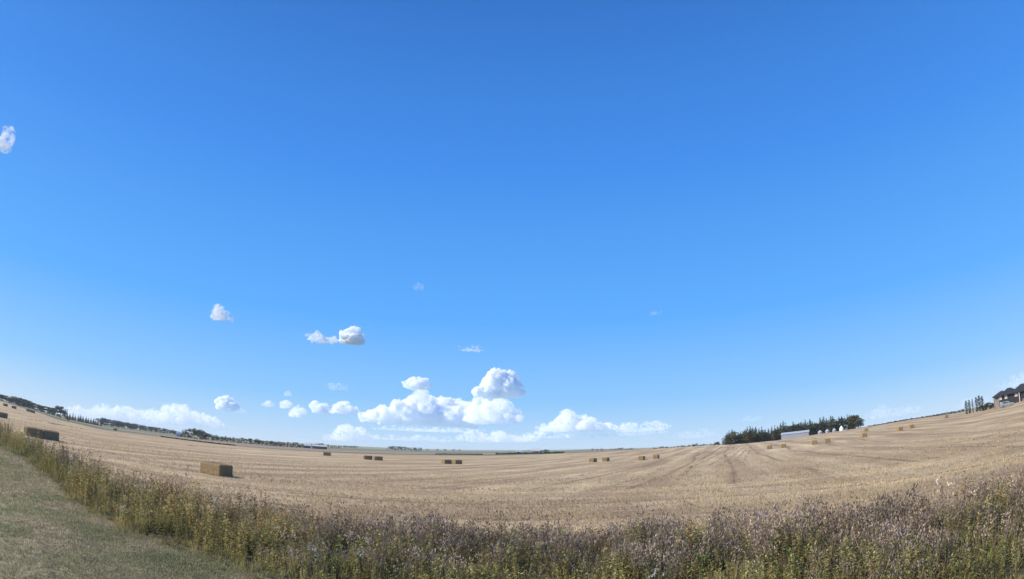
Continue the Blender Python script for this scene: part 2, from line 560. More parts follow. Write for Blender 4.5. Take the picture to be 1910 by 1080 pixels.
def p_seed_grass(seed):      # tall grass with dusky feathery heads
    p = Proto(seed)
    for i in range(6):
        a, l = p.g.uniform(0, 6.28), p.g.uniform(0.03, 0.2)
        h = p.g.uniform(0.7, 1.1)
        top = Vector((math.cos(a) * l * 1.6, math.sin(a) * l * 1.6, h))
        p.blade((math.cos(a) * 0.06, math.sin(a) * 0.06, 0), top, 0.018, 0.35)
        for j in range(6):
            q = top + Vector((p.g.uniform(-.05, .05), p.g.uniform(-.05, .05), p.g.uniform(-.26, .04)))
            p.blade(q, q + Vector((p.g.uniform(-.05, .05), p.g.uniform(-.05, .05), p.g.uniform(.04, .11))), 0.035, 1, p.g.uniform(0.6, 1.3))
    for i in range(6):
        a, l = p.g.uniform(0, 6.28), p.g.uniform(0.1, 0.35)
        p.blade((0, 0, 0), (math.cos(a) * l, math.sin(a) * l, p.g.uniform(.3, .7)), 0.025, 0)
    return p.get()

def p_leafy(seed):           # leafy green stem
    p = Proto(seed)
    h = p.g.uniform(0.7, 1.0)
    p.blade((0, 0, 0), (p.g.uniform(-.1, .1), p.g.uniform(-.1, .1), h), 0.02, 0.3)
    for i in range(20):
        z = p.g.uniform(0.1, h)
        a, l = p.g.uniform(0, 6.28), p.g.uniform(0.08, 0.2) * (1.25 - z / h * 0.6)
        q = Vector((0, 0, z))
        p.blade(q, q + Vector((math.cos(a) * l, math.sin(a) * l, p.g.uniform(-.06, .1))), p.g.uniform(.035, .07), 0 if p.g.random() < 0.85 else 1, p.g.uniform(0.6, 1.4), a + 1.57)
    return p.get()

def p_thistle(seed):         # thistle gone to seed: many small pale tufts
    p = Proto(seed)
    for s_ in range(3):
        a, l = p.g.uniform(0, 6.28), p.g.uniform(0.05, 0.22)
        h = p.g.uniform(0.75, 1.05)
        tp = Vector((math.cos(a) * l, math.sin(a) * l, h))
        p.blade((0, 0, 0), tp, 0.02, 0.2)
        for i in range(7):
            t = p.g.uniform(.25, .9)
            b = p.g.uniform(0, 6.28)
            q = tp * t
            p.blade(q, q + Vector((math.cos(b) * .12, math.sin(b) * .12, p.g.uniform(-.05, .06))), 0.035, 0, p.g.uniform(.6, 1.2), b + 1.57)
        for i in range(6):
            q = tp + Vector((p.g.uniform(-.1, .1), p.g.uniform(-.1, .1), p.g.uniform(-.2, .06)))
            for j in range(2):
                d = Vector((p.g.uniform(-.03, .03), p.g.uniform(-.03, .03), p.g.uniform(.02, .045)))
                p.blade(q - d * .6, q + d, 0.045, 1, p.g.uniform(.7, 1.3))
    return p.get()

def p_tuft(seed, h=0.45, w=0.022, n=14, spread=0.22):   # low grass tuft
    p = Proto(seed)
    for i in range(n):
        a, l = p.g.uniform(0, 6.28), p.g.uniform(0.03, spread)
        b = p.g.uniform(0, 0.08)
        p.blade((math.cos(a) * b, math.sin(a) * b, 0), (math.cos(a) * l, math.sin(a) * l, h * p.g.uniform(.5, 1.1)), w, 1 if p.g.random() < 0.3 else 0, p.g.uniform(.65, 1.3))
    return p.get()

def p_dock(seed):            # dead upright seed spike
    p = Proto(seed)
    for i in range(2):
        tp = Vector((p.g.uniform(-.08, .08), p.g.uniform(-.08, .08), p.g.uniform(.95, 1.2)))
        p.blade((0, 0, 0), tp, .028, .6)
        for j in range(16):
            q = tp * p.g.uniform(.55, 1.0)
            an = p.g.uniform(0, 6.28)
            p.blade(q, q + Vector((math.cos(an) * .05, math.sin(an) * .05, .04)), .04, 1, p.g.uniform(.6, 1.3))
    for j in range(6):
        an = p.g.uniform(0, 6.28)
        p.blade((0, 0, .05), (math.cos(an) * .26, math.sin(an) * .26, p.g.uniform(.1, .3)), .08, 0, p.g.uniform(.7, 1.2), an + 1.57)
    return p.get()

PROTOS = [p_seed_grass(1), p_seed_grass(2), p_seed_grass(3), p_leafy(4), p_leafy(5), p_leafy(6), p_thistle(7), p_thistle(8), p_tuft(9), p_tuft(10), p_dock(11), p_dock(12)]

def weeds():
    # random points over the strip, thinning out along the far left where it runs away from the camera
    n = 80000
    a = RNG.uniform(-66, 66, n)
    t = np.where(RNG.uniform(0, 1, n) < .08, -RNG.exponential(.06, n), RNG.uniform(-0.02, 1.0, n))
    r0, r1 = r_lawn(a), r_field(a)
    r = r0 + (r1 - r0) * t
    area = (r1 - r0) * r
    dens = np.interp(r, [10, 18, 30, 60, 110], [44, 38, 27, 11, 5])
    per = 80000 / (132 * math.pi / 180)                    # samples per radian, area element r*(r1-r0)
    keep = RNG.uniform(0, 1, n) < dens * area / per
    a, t, r, r0, r1 = a[keep], t[keep], r[keep], r0[keep], r1[keep]
    n = len(a)
    x, y = r * np.sin(np.radians(a)), r * np.cos(np.radians(a))
    z = ter(a, r)
    n1 = vnoise(x * 0.45, y * 0.45, 1)
    n2 = vnoise(x * 0.9 + 7, y * 0.9, 2)
    n3 = vnoise(x * 0.22, y * 0.3 + 3, 3)
    n4 = vnoise(x * 1.7, y * 1.7, 4)
    # which plants grow where
    gold = np.clip(np.interp(a, [-60, -50, -44, -30, -22, -12, 60], [0.2, .35, .5, .5, .35, .15, .1]) + (n3 - .5) * .8, 0, 1)
    dusk = np.clip(np.interp(t, [0, .3, .55, 1], [.12, .4, .8, .95]) * np.interp(a, [-60, -45, -25, 0, 60], [.35, .35, .75, .95, .95]) + (n1 - .5) * .6, 0, 1)
    u = RNG.uniform(0, 1, n)
    kind = np.where(u < dusk * .45, RNG.integers(0, 3, n),
           np.where(u < dusk * .45 + .13 * dusk, RNG.integers(6, 8, n),
           np.where(u < .78, RNG.integers(3, 6, n), RNG.integers(8, 10, n))))
    clump = vnoise(x * .7 + 31, y * .7, 21)
    kind = np.where(clump > .74, RNG.integers(3, 6, n), np.where((clump < .2) & (u < .7), RNG.integers(8, 10, n), kind))
    kind = np.where((t < .12) & (RNG.uniform(0, 1, n) < .7), RNG.integers(8, 10, n), kind)
    kind = np.where((RNG.uniform(0, 1, n) < .045) & (t > .1), RNG.integers(10, 12, n), kind)
    hmax = np.interp(t, [-.06, .08, .3, 1], [.4, .66, .97, 1.13]) * np.interp(a, [-60, -46, -30, 60], [1.3, 1.2, 1.0, 1.0])
    scl = hmax * RNG.uniform(.55, 1.15, n) * (0.72 + .5 * n2) * (.86 + .38 * clump)
    scl *= np.where(RNG.uniform(0, 1, n) < .03, 1.3, 1)
    green = np.array([.155, .18, .06])
    olive = np.array([.27, .245, .09])
    brown = np.array([.28, .19, .10])
    goldc = np.array([.46, .32, .10])
    dkgrn = np.array([.075, .10, .04])
    mauve = np.array([.265, .205, .17])
    plum = np.array([.165, .12, .095])
    tan = np.array([.44, .34, .235])
    pale = np.array([.47, .40, .31])
    def mixc(f, p, q): return p[None] * (1 - f[:, None]) + q[None] * f[:, None]
    A = mixc(np.clip(n4 * 1.5 - .25, 0, 1), green, olive)
    A = A * (1 - (.8 * gold * n2)[:, None]) + mixc(n4, brown, goldc) * (.8 * gold * n2)[:, None]
    dk = np.clip((n1 - .62) * 4, 0, 1) * .7
    A = A * (1 - dk[:, None]) + dkgrn[None] * dk[:, None]
    browner = np.clip(dusk - .3, 0, 1) * .5
    A = A * (1 - browner[:, None]) + mixc(n4, brown, mauve * .8) * browner[:, None]
    B = mixc(np.clip(n2 * 1.6 - .3, 0, 1), plum, mauve)
    lt = RNG.uniform(0, 1, n)
    B = np.where((lt > .72)[:, None], mixc(RNG.uniform(0, 1, n), mauve, tan), B)
    B = np.where(((kind >= 6) & (kind < 8))[:, None], mixc(RNG.uniform(0, 1, n) ** 1.5, mauve, pale), B)
    B = np.where(((gold > .55) & (RNG.uniform(0, 1, n) < .6))[:, None], mixc(RNG.uniform(0, 1, n), goldc, tan), B)
    B = np.where(((kind >= 3) & (kind < 6))[:, None], mixc(RNG.uniform(0, 1, n), goldc * .9, olive), B)
    B = np.where((kind >= 10)[:, None], mixc(RNG.uniform(0, 1, n), np.array([.13, .07, .04]), np.array([.30, .19, .10])), B)
    B = np.where(((kind >= 8) & (kind < 10))[:, None], mixc(RNG.uniform(0, 1, n), tan * .8, olive), B)
    jit = (RNG.uniform(.55, 1.45, n) * (.78 + .7 * vnoise(x * .5, y * .5 + 9, 22)))[:, None]
    pos = np.stack([x, y, z - .02], -1)
    rot = RNG.uniform(0, 6.28, n)
    tilt = RNG.normal(0, .12, (n, 2)) + np.array([[.06, 0]])
    me = scatter_mesh('weeds', PROTOS, kind, pos, rot, scl, A * jit, B * jit, M['leaf'], tilt)
    tag(link('weeds', me), 'tall autumn weeds and seeding grasses in a strip along the field edge', 'weeds', kind='stuff')

def straw():
    p1, p2 = Proto(21), Proto(22)
    for p in (p1, p2):
        for i in range(5):
            b = (p.g.uniform(-.12, .12), p.g.uniform(-.05, .05), 0)
            p.blade(b, (b[0] + p.g.uniform(-.06, .06), b[1] + p.g.uniform(-.06, .06), p.g.uniform(.09, .2)), 0.028, p.g.random(), p.g.uniform(.7, 1.25))
        for i in range(2):
            b = Vector((p.g.uniform(-.2, .2), p.g.uniform(-.2, .2), .03))
            an = p.g.uniform(0, 6.28)
            p.blade(b, b + Vector((math.cos(an) * .22, math.sin(an) * .22, .05)), 0.03, 1, p.g.uniform(.8, 1.3))
    n = 90000
    a = RNG.uniform(-64, 62, n)
    r0 = r_field(a)
    t = RNG.uniform(0, 1, n) ** 1.9
    r = r0 - 1.0 + t * 110
    # gather them into drill rows, along the fence on the headland
    d = r - r0
    d = np.round(d / .45) * .45 + RNG.normal(0, .06, n)
    r = np.where(RNG.uniform(0, 1, n) < .6, r0 + d, r)
    x, y = r * np.sin(np.radians(a)), r * np.cos(np.radians(a))
    n1 = vnoise(x * .25, y * .25, 5)
    n2 = vnoise(x * .8, y * .8, 6)
    keep = RNG.uniform(0, 1, n) < (.25 + .8 * n1) * np.interp(r - r_field(a), [0, 40, 109], [1, .9, .15])
    x, y, r, a, n1, n2 = x[keep], y[keep], r[keep], a[keep], n1[keep], n2[keep]
    n = len(x)
    z = ter(a, r)
    bnd = vnoise((r - r_field(a)) * .22, a * .03, 12)
    bb = np.clip((bnd - .35) * 2.2, 0, 1)
    A = np.array([.475, .358, .205])[None] * (.7 + .5 * bb)[:, None] * (0.75 + .5 * n2)[:, None]
    B = np.array([.655, .52, .32])[None] * (.75 + .4 * bb)[:, None] * (0.75 + .4 * n1)[:, None]
    j = RNG.uniform(.8, 1.2, n)[:, None]
    me = scatter_mesh('straw_stubble', [p1.get(), p2.get()], RNG.integers(0, 2, n), np.stack([x, y, z], -1), RNG.uniform(0, 6.28, n),
                      RNG.uniform(.7, 1.3, n) * np.interp(r, [20, 70], [1, 1.1]), A * j, B * j, M['leaf'])
    tag(link('straw_stubble', me), 'short cut straw stubble standing over the near part of the harvested field', 'stubble', kind='stuff')

def mown():
    p1, p2 = p_tuft(31, .055, .016, 9, .09), p_tuft(32, .05, .02, 9, .12)
    n = 60000
    a = np.concatenate([RNG.uniform(-62, -18, 42000), RNG.uniform(34, 62, 18000)])
    rl = r_lawn(a)
    r = rl + .4 - (rl - 6) * RNG.uniform(0, 1, n) ** 1.2
    keep = r > 6
    a, r = a[keep], r[keep]
    n = len(a)
    x, y = r * np.sin(np.radians(a)), r * np.cos(np.radians(a))
    n1, n2 = vnoise(x * .6, y * .6, 8), vnoise(x * 2.2, y * 2.2, 9)
    g1, g2, dry = np.array([.24, .265, .125]), np.array([.36, .335, .185]), np.array([.52, .43, .29])
    f = n2[:, None]
    A = g1 * (1 - f) + g2 * f
    w = np.clip(n1 * 1.9 - .5, 0, 1)[:, None]
    A = A * (1 - w * .8) + dry * w * .8
    j = RNG.uniform(.65, 1.35, n)[:, None]
    me = scatter_mesh('mown_grass', [p1, p2], RNG.integers(0, 2, n), np.stack([x, y, ter(a, r) - .005], -1), RNG.uniform(0, 6.28, n),
                      RNG.uniform(.7, 1.5, n) * np.interp(r, [8, 40], [1, 2.0]), A * j, (A * .5 + dry * .5) * j, M['leaf'])
    tag(link('mown_grass', me), 'short mown grass on the lawn beside the weed strip', 'grass', kind='stuff')

LINES = [  # standing strips the header missed and rough wheel tracks: polylines in view, width in metres, height, gaps
 ([(-20, 757), (26, 769), (52, 776), (90, 783), (130, 789)], .8, .22, .45), ([(47, 782), (75, 786), (97, 791), (119, 794), (144, 799), (162, 802)], .8, .34, .12),
 ([(185, 807), (220, 811), (251, 815), (298, 821), (340, 826)], .7, .2, .5), ([(120, 799), (143, 803), (174, 808), (230, 816), (298, 825), (330, 829)], .6, .22, .55),
 ([(346, 831), (372, 833), (400, 835), (442, 837.5)], .7, .3, .25), ([(474, 839), (520, 841), (558, 842), (598, 843.5)], .8, .25, .5), ([(640, 847), (760, 850), (880, 852)], .8, .25, .6),
 ([(560, 868), (640, 872), (700, 873)], .5, .12, .6), ([(672, 881), (730, 880)], .4, .14, .5), ([(780, 895), (819, 894)], .4, .16, .4), ([(855, 892), (890, 888), (916, 885)], .4, .15, .4),
 ([(960, 897), (1043, 897), (1080, 888), (1113, 879)], .5, .16, .4), ([(1049, 917), (1115, 912), (1165, 909)], .4, .18, .6), ([(1000, 874), (1074, 872), (1135, 870), (1170, 866), (1207, 858)], .6, .15, .35),
 ([(1210, 887), (1225, 880), (1238, 872)], .5, .14, .2), ([(1271, 888), (1283, 878), (1293, 870)], .5, .2, .15), ([(1302, 860), (1325, 847), (1346, 834)], .6, .2, .3), ([(1260, 862), (1300, 850), (1330, 838)], .5, .16, .4), ([(1285, 873), (1330, 853), (1370, 835)], .5, .18, .35), ([(1320, 870), (1350, 852), (1382, 832)], .5, .18, .4), ([(1345, 868), (1366, 852), (1388, 835)], .4, .16, .4),
 ([(1365, 866), (1378, 853), (1392, 838)], .4, .16, .4), ([(1385, 864), (1392, 852), (1400, 838)], .4, .14, .45), ([(1180, 925), (1225, 905), (1262, 884)], .5, .14, .5),
 ([(1637, 854), (1719, 843), (1820, 820), (1910, 791)], .6, .18, .4), ([(1570, 882), (1660, 868), (1763, 850), (1850, 824), (1915, 801)], .6, .18, .45), ([(1430, 883), (1520, 879), (1604, 871)], .5, .14, .5),
 ([(1150, 893), (1190, 890), (1240, 897)], .4, .12, .6), ([(700, 905), (800, 909), (900, 912)], .4, .12, .75), ([(1330, 872), (1420, 868), (1500, 858)], .5, .12, .65), ([(1640, 885), (1740, 868), (1850, 842)], .5, .14, .6)]

SWATHS = [  # loose straw left behind the combine: polylines in view, width, height
 ([(480, 892), (560, 902), (640, 911), (760, 919), (900, 925), (1010, 925)], 1.3, .13), ([(1195, 938), (1250, 908), (1310, 873), (1360, 842)], 1.4, .13), ([(1100, 905), (1180, 886), (1260, 863), (1315, 845)], 1.3, .12),
 ([(1010, 925), (1130, 927), (1300, 912), (1440, 900)], 1.3, .13), ([(1440, 925), (1600, 915), (1740, 890), (1880, 850)], 1.3, .13), ([(560, 880), (700, 892), (860, 902), (1000, 905)], 1.0, .11),
 ([(1240, 925), (1290, 893), (1345, 858), (1385, 833)], 1.2, .13), ([(200, 845), (300, 858), (420, 872)], 1.0, .12), ([(1500, 895), (1640, 880), (1790, 848), (1900, 812)], 1.2, .12), ([(1300, 935), (1340, 895), (1380, 855), (1400, 836)], 1.0, .11)]

def stubble_lines():
    p1, p2 = p_tuft(51, 1.0, .1, 7, .55), p_tuft(52, .9, .12, 7, .6)
    P, Sc = [], []
    for li, (pts, w, h, gap) in enumerate(LINES):
        W = [polar(*ground_at(x, y)) for x, y in pts]
        for k in range(len(W) - 1):
            L = (W[k + 1] - W[k]).length
            m = int(L * 3.2)
            for q in range(m):
                t = random.random()
                c = W[k].lerp(W[k + 1], t)
                if mnoise.noise((c.x * .12, c.y * .12, li)) * .5 + .5 + .25 * mnoise.noise((c.x * .7, c.y * .7, li)) < gap: continue
                x, y = c.x + random.gauss(0, w * .5), c.y + random.gauss(0, w * .5)
                P.append((x, y, gz(x, y) - .01))
                Sc.append(h * random.uniform(.5, 1.3))
    nd = len(P)
    for li, (pts, w, h) in enumerate(SWATHS):
        W = [polar(*ground_at(x, y)) for x, y in pts]
        for k in range(len(W) - 1):
            L = (W[k + 1] - W[k]).length
            for q in range(int(L * 8 * w)):
                c = W[k].lerp(W[k + 1], random.random())
                if mnoise.noise((c.x * .15, c.y * .15, li)) < -.12: continue
                x, y = c.x + random.gauss(0, w * .45), c.y + random.gauss(0, w * .45)
                P.append((x, y, gz(x, y) - .01))
                Sc.append(h * random.uniform(.6, 1.3))
    n = len(P)
    A = np.array([.17, .12, .08])[None] * RNG.uniform(.6, 1.5, n)[:, None]  # darkened straw: the shadow side of the backlit strips is put into the colour
    A[nd:] = np.array([.66, .54, .32])[None] * RNG.uniform(.75, 1.15, n - nd)[:, None]
    me = scatter_mesh('rough_stubble_rows', [p1, p2], RNG.integers(0, 2, n), np.array(P), RNG.uniform(0, 6.28, n), np.array(Sc), A, np.minimum(A * 1.5, .62), M['leaf'])
    tag(link('rough_stubble_rows', me), 'broken lines of taller stubble tinted dark for its shade and pale straw swaths across the field', 'stubble', kind='stuff')

weeds()
straw()
stubble_lines()
mown()

# ------------------------------------------------------------------ trees
def leaf_cloud(rng, pts, size, cols, jitter=0.5, flat=0.0):
    """one small triangle at each point, randomly turned"""
    n = len(pts)
    d1 = rng.normal(size=(n, 3))
    d1 /= np.linalg.norm(d1, axis=1)[:, None]
    d2 = rng.normal(size=(n, 3))
    d2 -= (d2 * d1).sum(1)[:, None] * d1
    d2 /= np.linalg.norm(d2, axis=1)[:, None]
    s = (size * rng.uniform(1 - jitter, 1 + jitter, n))[:, None]
    V = np.stack([pts - d1 * s * .6 - d2 * s * .4, pts + d1 * s * .6 - d2 * s * .35, pts + d2 * s * .8], 1).reshape(-1, 3)
    F = np.arange(n * 3).reshape(-1, 3)
    C = np.repeat(cols * rng.uniform(.6, 1.4, n)[:, None], 3, axis=0)
    return V, F, C

def spruce_mesh(seed, h=1.0, w=0.2, n=520, base=(.022, .038, .022)):
    rng = np.random.default_rng(seed)
    lay = 13
    k = rng.integers(0, lay, n * 2)
    t = (k + rng.uniform(0, 1, n * 2) ** 1.6) / lay
    keep = rng.uniform(0, 1, n * 2) < (1.08 - t)
    t, k = t[keep][:n], k[keep][:n]
    fr = (t * lay) % 1
    an = rng.uniform(0, 6.28, len(t))
    lob = 1 + .22 * np.sin(an * 3 + k * 2.1) + .15 * np.sin(an * 5 + k)
    rad = w * (1 - t) ** .9 * (1 - .45 * fr) * lob * rng.uniform(.35, 1.05, len(t)) + .004
    P = np.stack([np.cos(an) * rad, np.sin(an) * rad, .05 + .95 * t - .04 * (rad / w)], -1) * h
    cols = np.array(base)[None] * (0.7 + .9 * rng.uniform(0, 1, len(t)))[:, None]
    cols = cols + np.array([.012, .012, .0])[None] * rng.uniform(0, 1, len(t))[:, None]
    V, F, C = leaf_cloud(rng, P, .05 * h * np.interp(t, [0, 1], [1.15, .5]), cols)
    return mesh_np('spruce_crown', V, F, M['needle'], col=C)

def broad_mesh(seed, w=0.42, lobes=10, n=680, base=(.055, .07, .03), low=0.06):
    rng = np.random.default_rng(seed)
    cs = np.stack([rng.normal(0, w * .42, lobes), rng.normal(0, w * .42, lobes), rng.uniform(low + .12, .86, lobes)], -1)
    cs[0] = (0, 0, .86)
    cs[1] = (0, 0, .55)
    rr = rng.uniform(.12, .24, lobes) * (w / .42)
    i = rng.integers(0, lobes, n)
    d = rng.normal(size=(n, 3))
    d /= np.linalg.norm(d, axis=1)[:, None]
    P = cs[i] + d * (rr[i] * rng.uniform(.35, 1.05, n) ** .6)[:, None] * np.array([1, 1, .8])
    P[:, 2] = np.clip(P[:, 2], low * .5, 1.02)
    tone = rng.uniform(.6, 1.35, lobes)[i]
    cols = np.array(base)[None] * tone[:, None]
    V, F, C = leaf_cloud(rng, P, np.full(n, .055 * (w / .42) ** .5), cols)
    return mesh_np('broadleaf_crown', V, F, M['leaf'], col=C)

def poplar_mesh(seed):
    rng = np.random.default_rng(seed)
    n = 420
    t = rng.uniform(0, 1, n)
    an = rng.uniform(0, 6.28, n)
    rad = .075 * np.clip(np.minimum(t * 7, (1 - t) * 3.2), .12, 1) ** .6 * rng.uniform(.2, 1.1, n) * (1 + .25 * np.sin(t * 23 + an))
    P = np.stack([np.cos(an) * rad, np.sin(an) * rad, .04 + .96 * t], -1)
    cols = np.array((.018, .027, .016))[None] * rng.uniform(.6, 1.3, n)[:, None]
    V, F, C = leaf_cloud(rng, P, np.full(n, .028), cols)
    return mesh_np('poplar_crown', V, F, M['needle'], col=C)

def trunk_mesh(h, r, limbs=5, seed=0, top=0.75):
    g = random.Random(seed)
    V, F = [], []
    def tube(p, q, r0, r1, n=6):
        p, q = Vector(p), Vector(q)
        d = (q - p).normalized()
        u = d.orthogonal().normalized()
        w = d.cross(u)
        b = len(V)
        for c, rr in ((p, r0), (q, r1)):
            for i in range(n):
                t = 2 * math.pi * i / n
                V.append(tuple(c + u * (rr * math.cos(t)) + w * (rr * math.sin(t))))
        for i in range(n):
            j = (i + 1) % n
            F.append((b + i, b + j, b + n + j, b + n + i))
    bend = Vector((g.uniform(-.02, .02), g.uniform(-.02, .02), 0)) * h
    tube((0, 0, -.02 * h), bend + Vector((0, 0, h * top * .5)), r, r * .65)
    tube(bend + Vector((0, 0, h * top * .5)), (0, 0, h * top), r * .65, r * .2)
    for i in range(limbs):
        z = h * g.uniform(.25, top * .85)
        a = g.uniform(0, 6.28)
        l = h * g.uniform(.1, .2)
        tube((bend.x * .8, bend.y * .8, z), (math.cos(a) * l, math.sin(a) * l, z + l * .7), r * .4, r * .12, 5)
    me = bpy.data.meshes.new('trunk')
    me.from_pydata(V, [], F)
    me.materials.append(M['bark'])
    return me

SPR = [spruce_mesh(40 + i, 1.0, w) for i, w in enumerate((.2, .17, .23, .19))]
SPT = trunk_mesh(1, .016, 3, 1, .9)
BRD = {'green': [broad_mesh(60 + i, w, 10, 680, b) for i, (w, b) in enumerate(((.42, (.06, .075, .03)), (.36, (.05, .068, .03)), (.5, (.062, .066, .032))))],
       'olive': [broad_mesh(70 + i, w, 10, 680, b) for i, (w, b) in enumerate(((.38, (.11, .115, .05)), (.42, (.125, .12, .06)), (.34, (.10, .10, .055))))],
       'grey': [broad_mesh(80 + i, w, 10, 460, b) for i, (w, b) in enumerate(((.36, (.15, .135, .105)), (.4, (.13, .125, .09))))]}
BRT = [trunk_mesh(1, .022, 6, 3), trunk_mesh(1, .02, 7, 4)]
POP = [poplar_mesh(90), poplar_mesh(91)]
POT = trunk_mesh(1, .014, 2, 6, .8)

def tree(name, crown, trunk, loc, h, wid, label, cat, group=None):
    o = empty(name, loc, random.uniform(0, 6.28))
    o.scale = (h * wid, h * wid, h)
    link('crown', crown, o)
    link('trunk', trunk, o)
    tag(o, label, cat, group)
    return o

def height_px(px, dist): return px / FPX * dist

# the conifer grove on the rise at the right, with broadleaf trees along its foot and a tall one at its end
GROVE_D = 355.0
grove_top = [(1335, 829), (1345, 819), (1366, 802), (1376, 806), (1389, 803), (1400, 798), (1415, 800), (1424, 798), (1436, 800), (1451, 792), (1465, 789), (1471, 793), (1481, 789), (1494, 788),
             (1503, 786), (1516, 785), (1524, 790), (1531, 781), (1545, 780), (1557, 780), (1565, 778), (1577, 775), (1586, 776), (1600, 771), (1612, 782)]
def top_at(px): return float(np.interp(px, [p[0] for p in grove_top], [p[1] for p in grove_top]))
gx = 1356.0
gi = 0
while gx < 1592:
    d = GROVE_D + random.uniform(-14, 22)
    a, et = azel(gx, top_at(gx) + random.uniform(-5.5, 1.5))
    p = polar(a, d, -.2)
    h = CAM_H + d * math.tan(R(et)) - p.z
    if h > 3:
        tree('spruce_tree', SPR[gi % 4], SPT, p, h, random.uniform(1.3, 1.9), 'dark pointed spruce in the grove behind the metal shed on the right-hand rise', 'tree', 'spruces of the grove on the rise')
    gx += random.uniform(3.6, 6.6)
    gi += 1
bx_ = 1340.0
while bx_ < 1606:
    if random.random() < .97:
        d = GROVE_D - 18 + random.uniform(-4, 5)
        a, e0 = azel(bx_, top_at(bx_))
        p = polar(a, d, -.2)
        ht = CAM_H + d * math.tan(R(e0)) - p.z
        h = max(2.4, ht * random.uniform(.6, .95))
        tree('broadleaf_tree', BRD['olive' if random.random() < .35 else 'green'][random.randrange(3)], BRT[random.randrange(2)], p, h, random.uniform(1.1, 1.6),
             'low rounded broadleaf tree at the foot of the spruce grove', 'tree', 'broadleaf trees fronting the grove')
    bx_ += random.uniform(5.5, 8.5)
for (px, py, wd, lab) in ((1590, 774, .95, 'tall leafy tree towards the right end of the grove above the grain bins'), (1604, 780, .9, 'rounded leafy tree ending the grove on its right'), (1337, 824, 1.6, 'low dark bush ending the grove on its left')):
    a, e0 = azel(px, py)
    d = GROVE_D - 8
    p = polar(a, d, -.2)
    tree('broadleaf_tree', BRD['green'][px % 3], BRT[0], p, CAM_H + d * math.tan(R(e0)) - p.z, wd, lab, 'tree')

def tree_row(x0, x1, tops, dist, step, kinds, label, group, wid=(1.0, 1.4), jit=1.5, name='broadleaf_tree', dj=20):
    x = x0
    made = []
    while x <= x1:
        yt = float(np.interp(x, [t[0] for t in tops], [t[1] for t in tops])) + random.uniform(-jit, jit)
        d = (dist(x) if callable(dist) else dist) + random.uniform(-dj, dj)
        a, e0 = azel(x, yt)
        p = polar(a, d, -.2)
        h = CAM_H + d * math.tan(R(e0)) - p.z
        if h > .8:
            k = random.choice(kinds)
            if k == 'spruce':
                t_ = tree('spruce_tree', SPR[random.randrange(4)], SPT, p, h, random.uniform(*wid), label, 'tree', group)
            else:
                t_ = tree(name, random.choice(BRD[k]), random.choice(BRT), p, h, random.uniform(*wid), label, 'tree', group)
        if h > .8: made.append(t_)
        x += random.uniform(step * .7, step * 1.3)
    ORD = ('leftmost', 'second from left', 'third from left', 'fourth from left', 'fifth from left', 'sixth from left', 'seventh from left', 'eighth from left', 'ninth from left', 'tenth from left')
    if 2 <= len(made) <= 10:
        for q, t_ in enumerate(made):
            t_['label'] = ('rightmost ' if q == len(made) - 1 else ORD[q] + ' ') + label

# the long treeline along the left horizon
tree_row(-30, 98, [(-30, 731), (0, 735), (20, 741), (35, 741), (60, 750), (80, 757), (98, 761)], 820, 4.2, ['green', 'green', 'olive'], 'bushy tree in the far treeline at the left edge of the view', 'left treeline trees', (1.7, 2.4))
tree_row(103, 123, [(103, 763), (113, 757), (120, 760), (124, 768)], 780, 6, ['green'], 'taller dark tree in the rounded clump of the left treeline', 'rounded clump trees', (1.1, 1.5), 1)
tree_row(126, 190, [(126, 768), (160, 775), (190, 785)], 800, 5, ['spruce'], 'small spruce in the evenly planted row on the left horizon', 'spruce row on the left horizon', (1.1, 1.5), 1.6)
tree_row(192, 330, [(192, 780), (205, 782), (240, 789), (290, 797), (330, 803)], 1100, 5, ['green'], 'low bushy tree in the thin hedge line of the left horizon', 'thin hedge line trees', (1.6, 2.4), .8)
tree_row(342, 380, [(342, 803), (352, 800), (370, 800), (380, 806)], 560, 4.5, ['grey', 'grey', 'olive'], 'pale bare-looking tree in the woodlot left of the shallow valley', 'pale woodlot trees', (1.0, 1.3), 1.6)
tree_row(378, 567, [(378, 806), (400, 811), (412, 813), (430, 816), (470, 819), (510, 823), (540, 824), (567, 829)], 600, 4.2, ['olive', 'green', 'olive', 'grey'], 'leafy tree in the long woodlot beyond the field', 'long woodlot trees', (1.0, 1.3), 1.6)
tree_row(345, 570, [(345, 812), (400, 822), (470, 828), (570, 833)], 570, 5.5, ['green', 'olive'], 'low undergrowth bush along the front of the long woodlot', 'woodlot undergrowth bushes', (1.6, 2.3), .7)
tree_row(573, 640, [(573, 825), (585, 825), (600, 827), (640, 832)], 1300, 4.5, ['green', 'spruce'], 'small dark tree behind the pale farm sheds', 'trees behind the farm sheds', (1.2, 1.7), 1)
tree_row(642, 668, [(642, 831), (668, 832)], 1500, 5, ['green'], 'tiny shelterbelt tree on the rise right of the farm sheds', 'tiny shelterbelt trees', (1.4, 2.0), .4)
tree_row(722, 785, [(722, 834), (732, 832), (750, 833), (785, 835)], 1500, 4.2, ['green', 'spruce'], 'dark tree of the short copse on the central horizon', 'central horizon copse trees', (1.2, 1.6), .7)
tree_row(797, 870, [(797, 837), (812, 837), (870, 838.5)], 1800, 16, ['green'], 'lone far tree dotted on the central skyline', 'dotted skyline trees', (1.6, 2.2), .4)
tree_row(1010, 1024, [(1010, 840), (1017, 838), (1024, 839)], 900, 3.5, ['green'], 'dark tree beside the small white farmhouse in the middle distance', 'farmhouse trees', (1.2, 1.5), .6)
tree_row(1105, 1126, [(1105, 837), (1115, 836), (1126, 838)], 1300, 3.2, ['green'], 'dark tree above the pale far shed right of centre', 'far shed trees', (1.2, 1.6), .5)
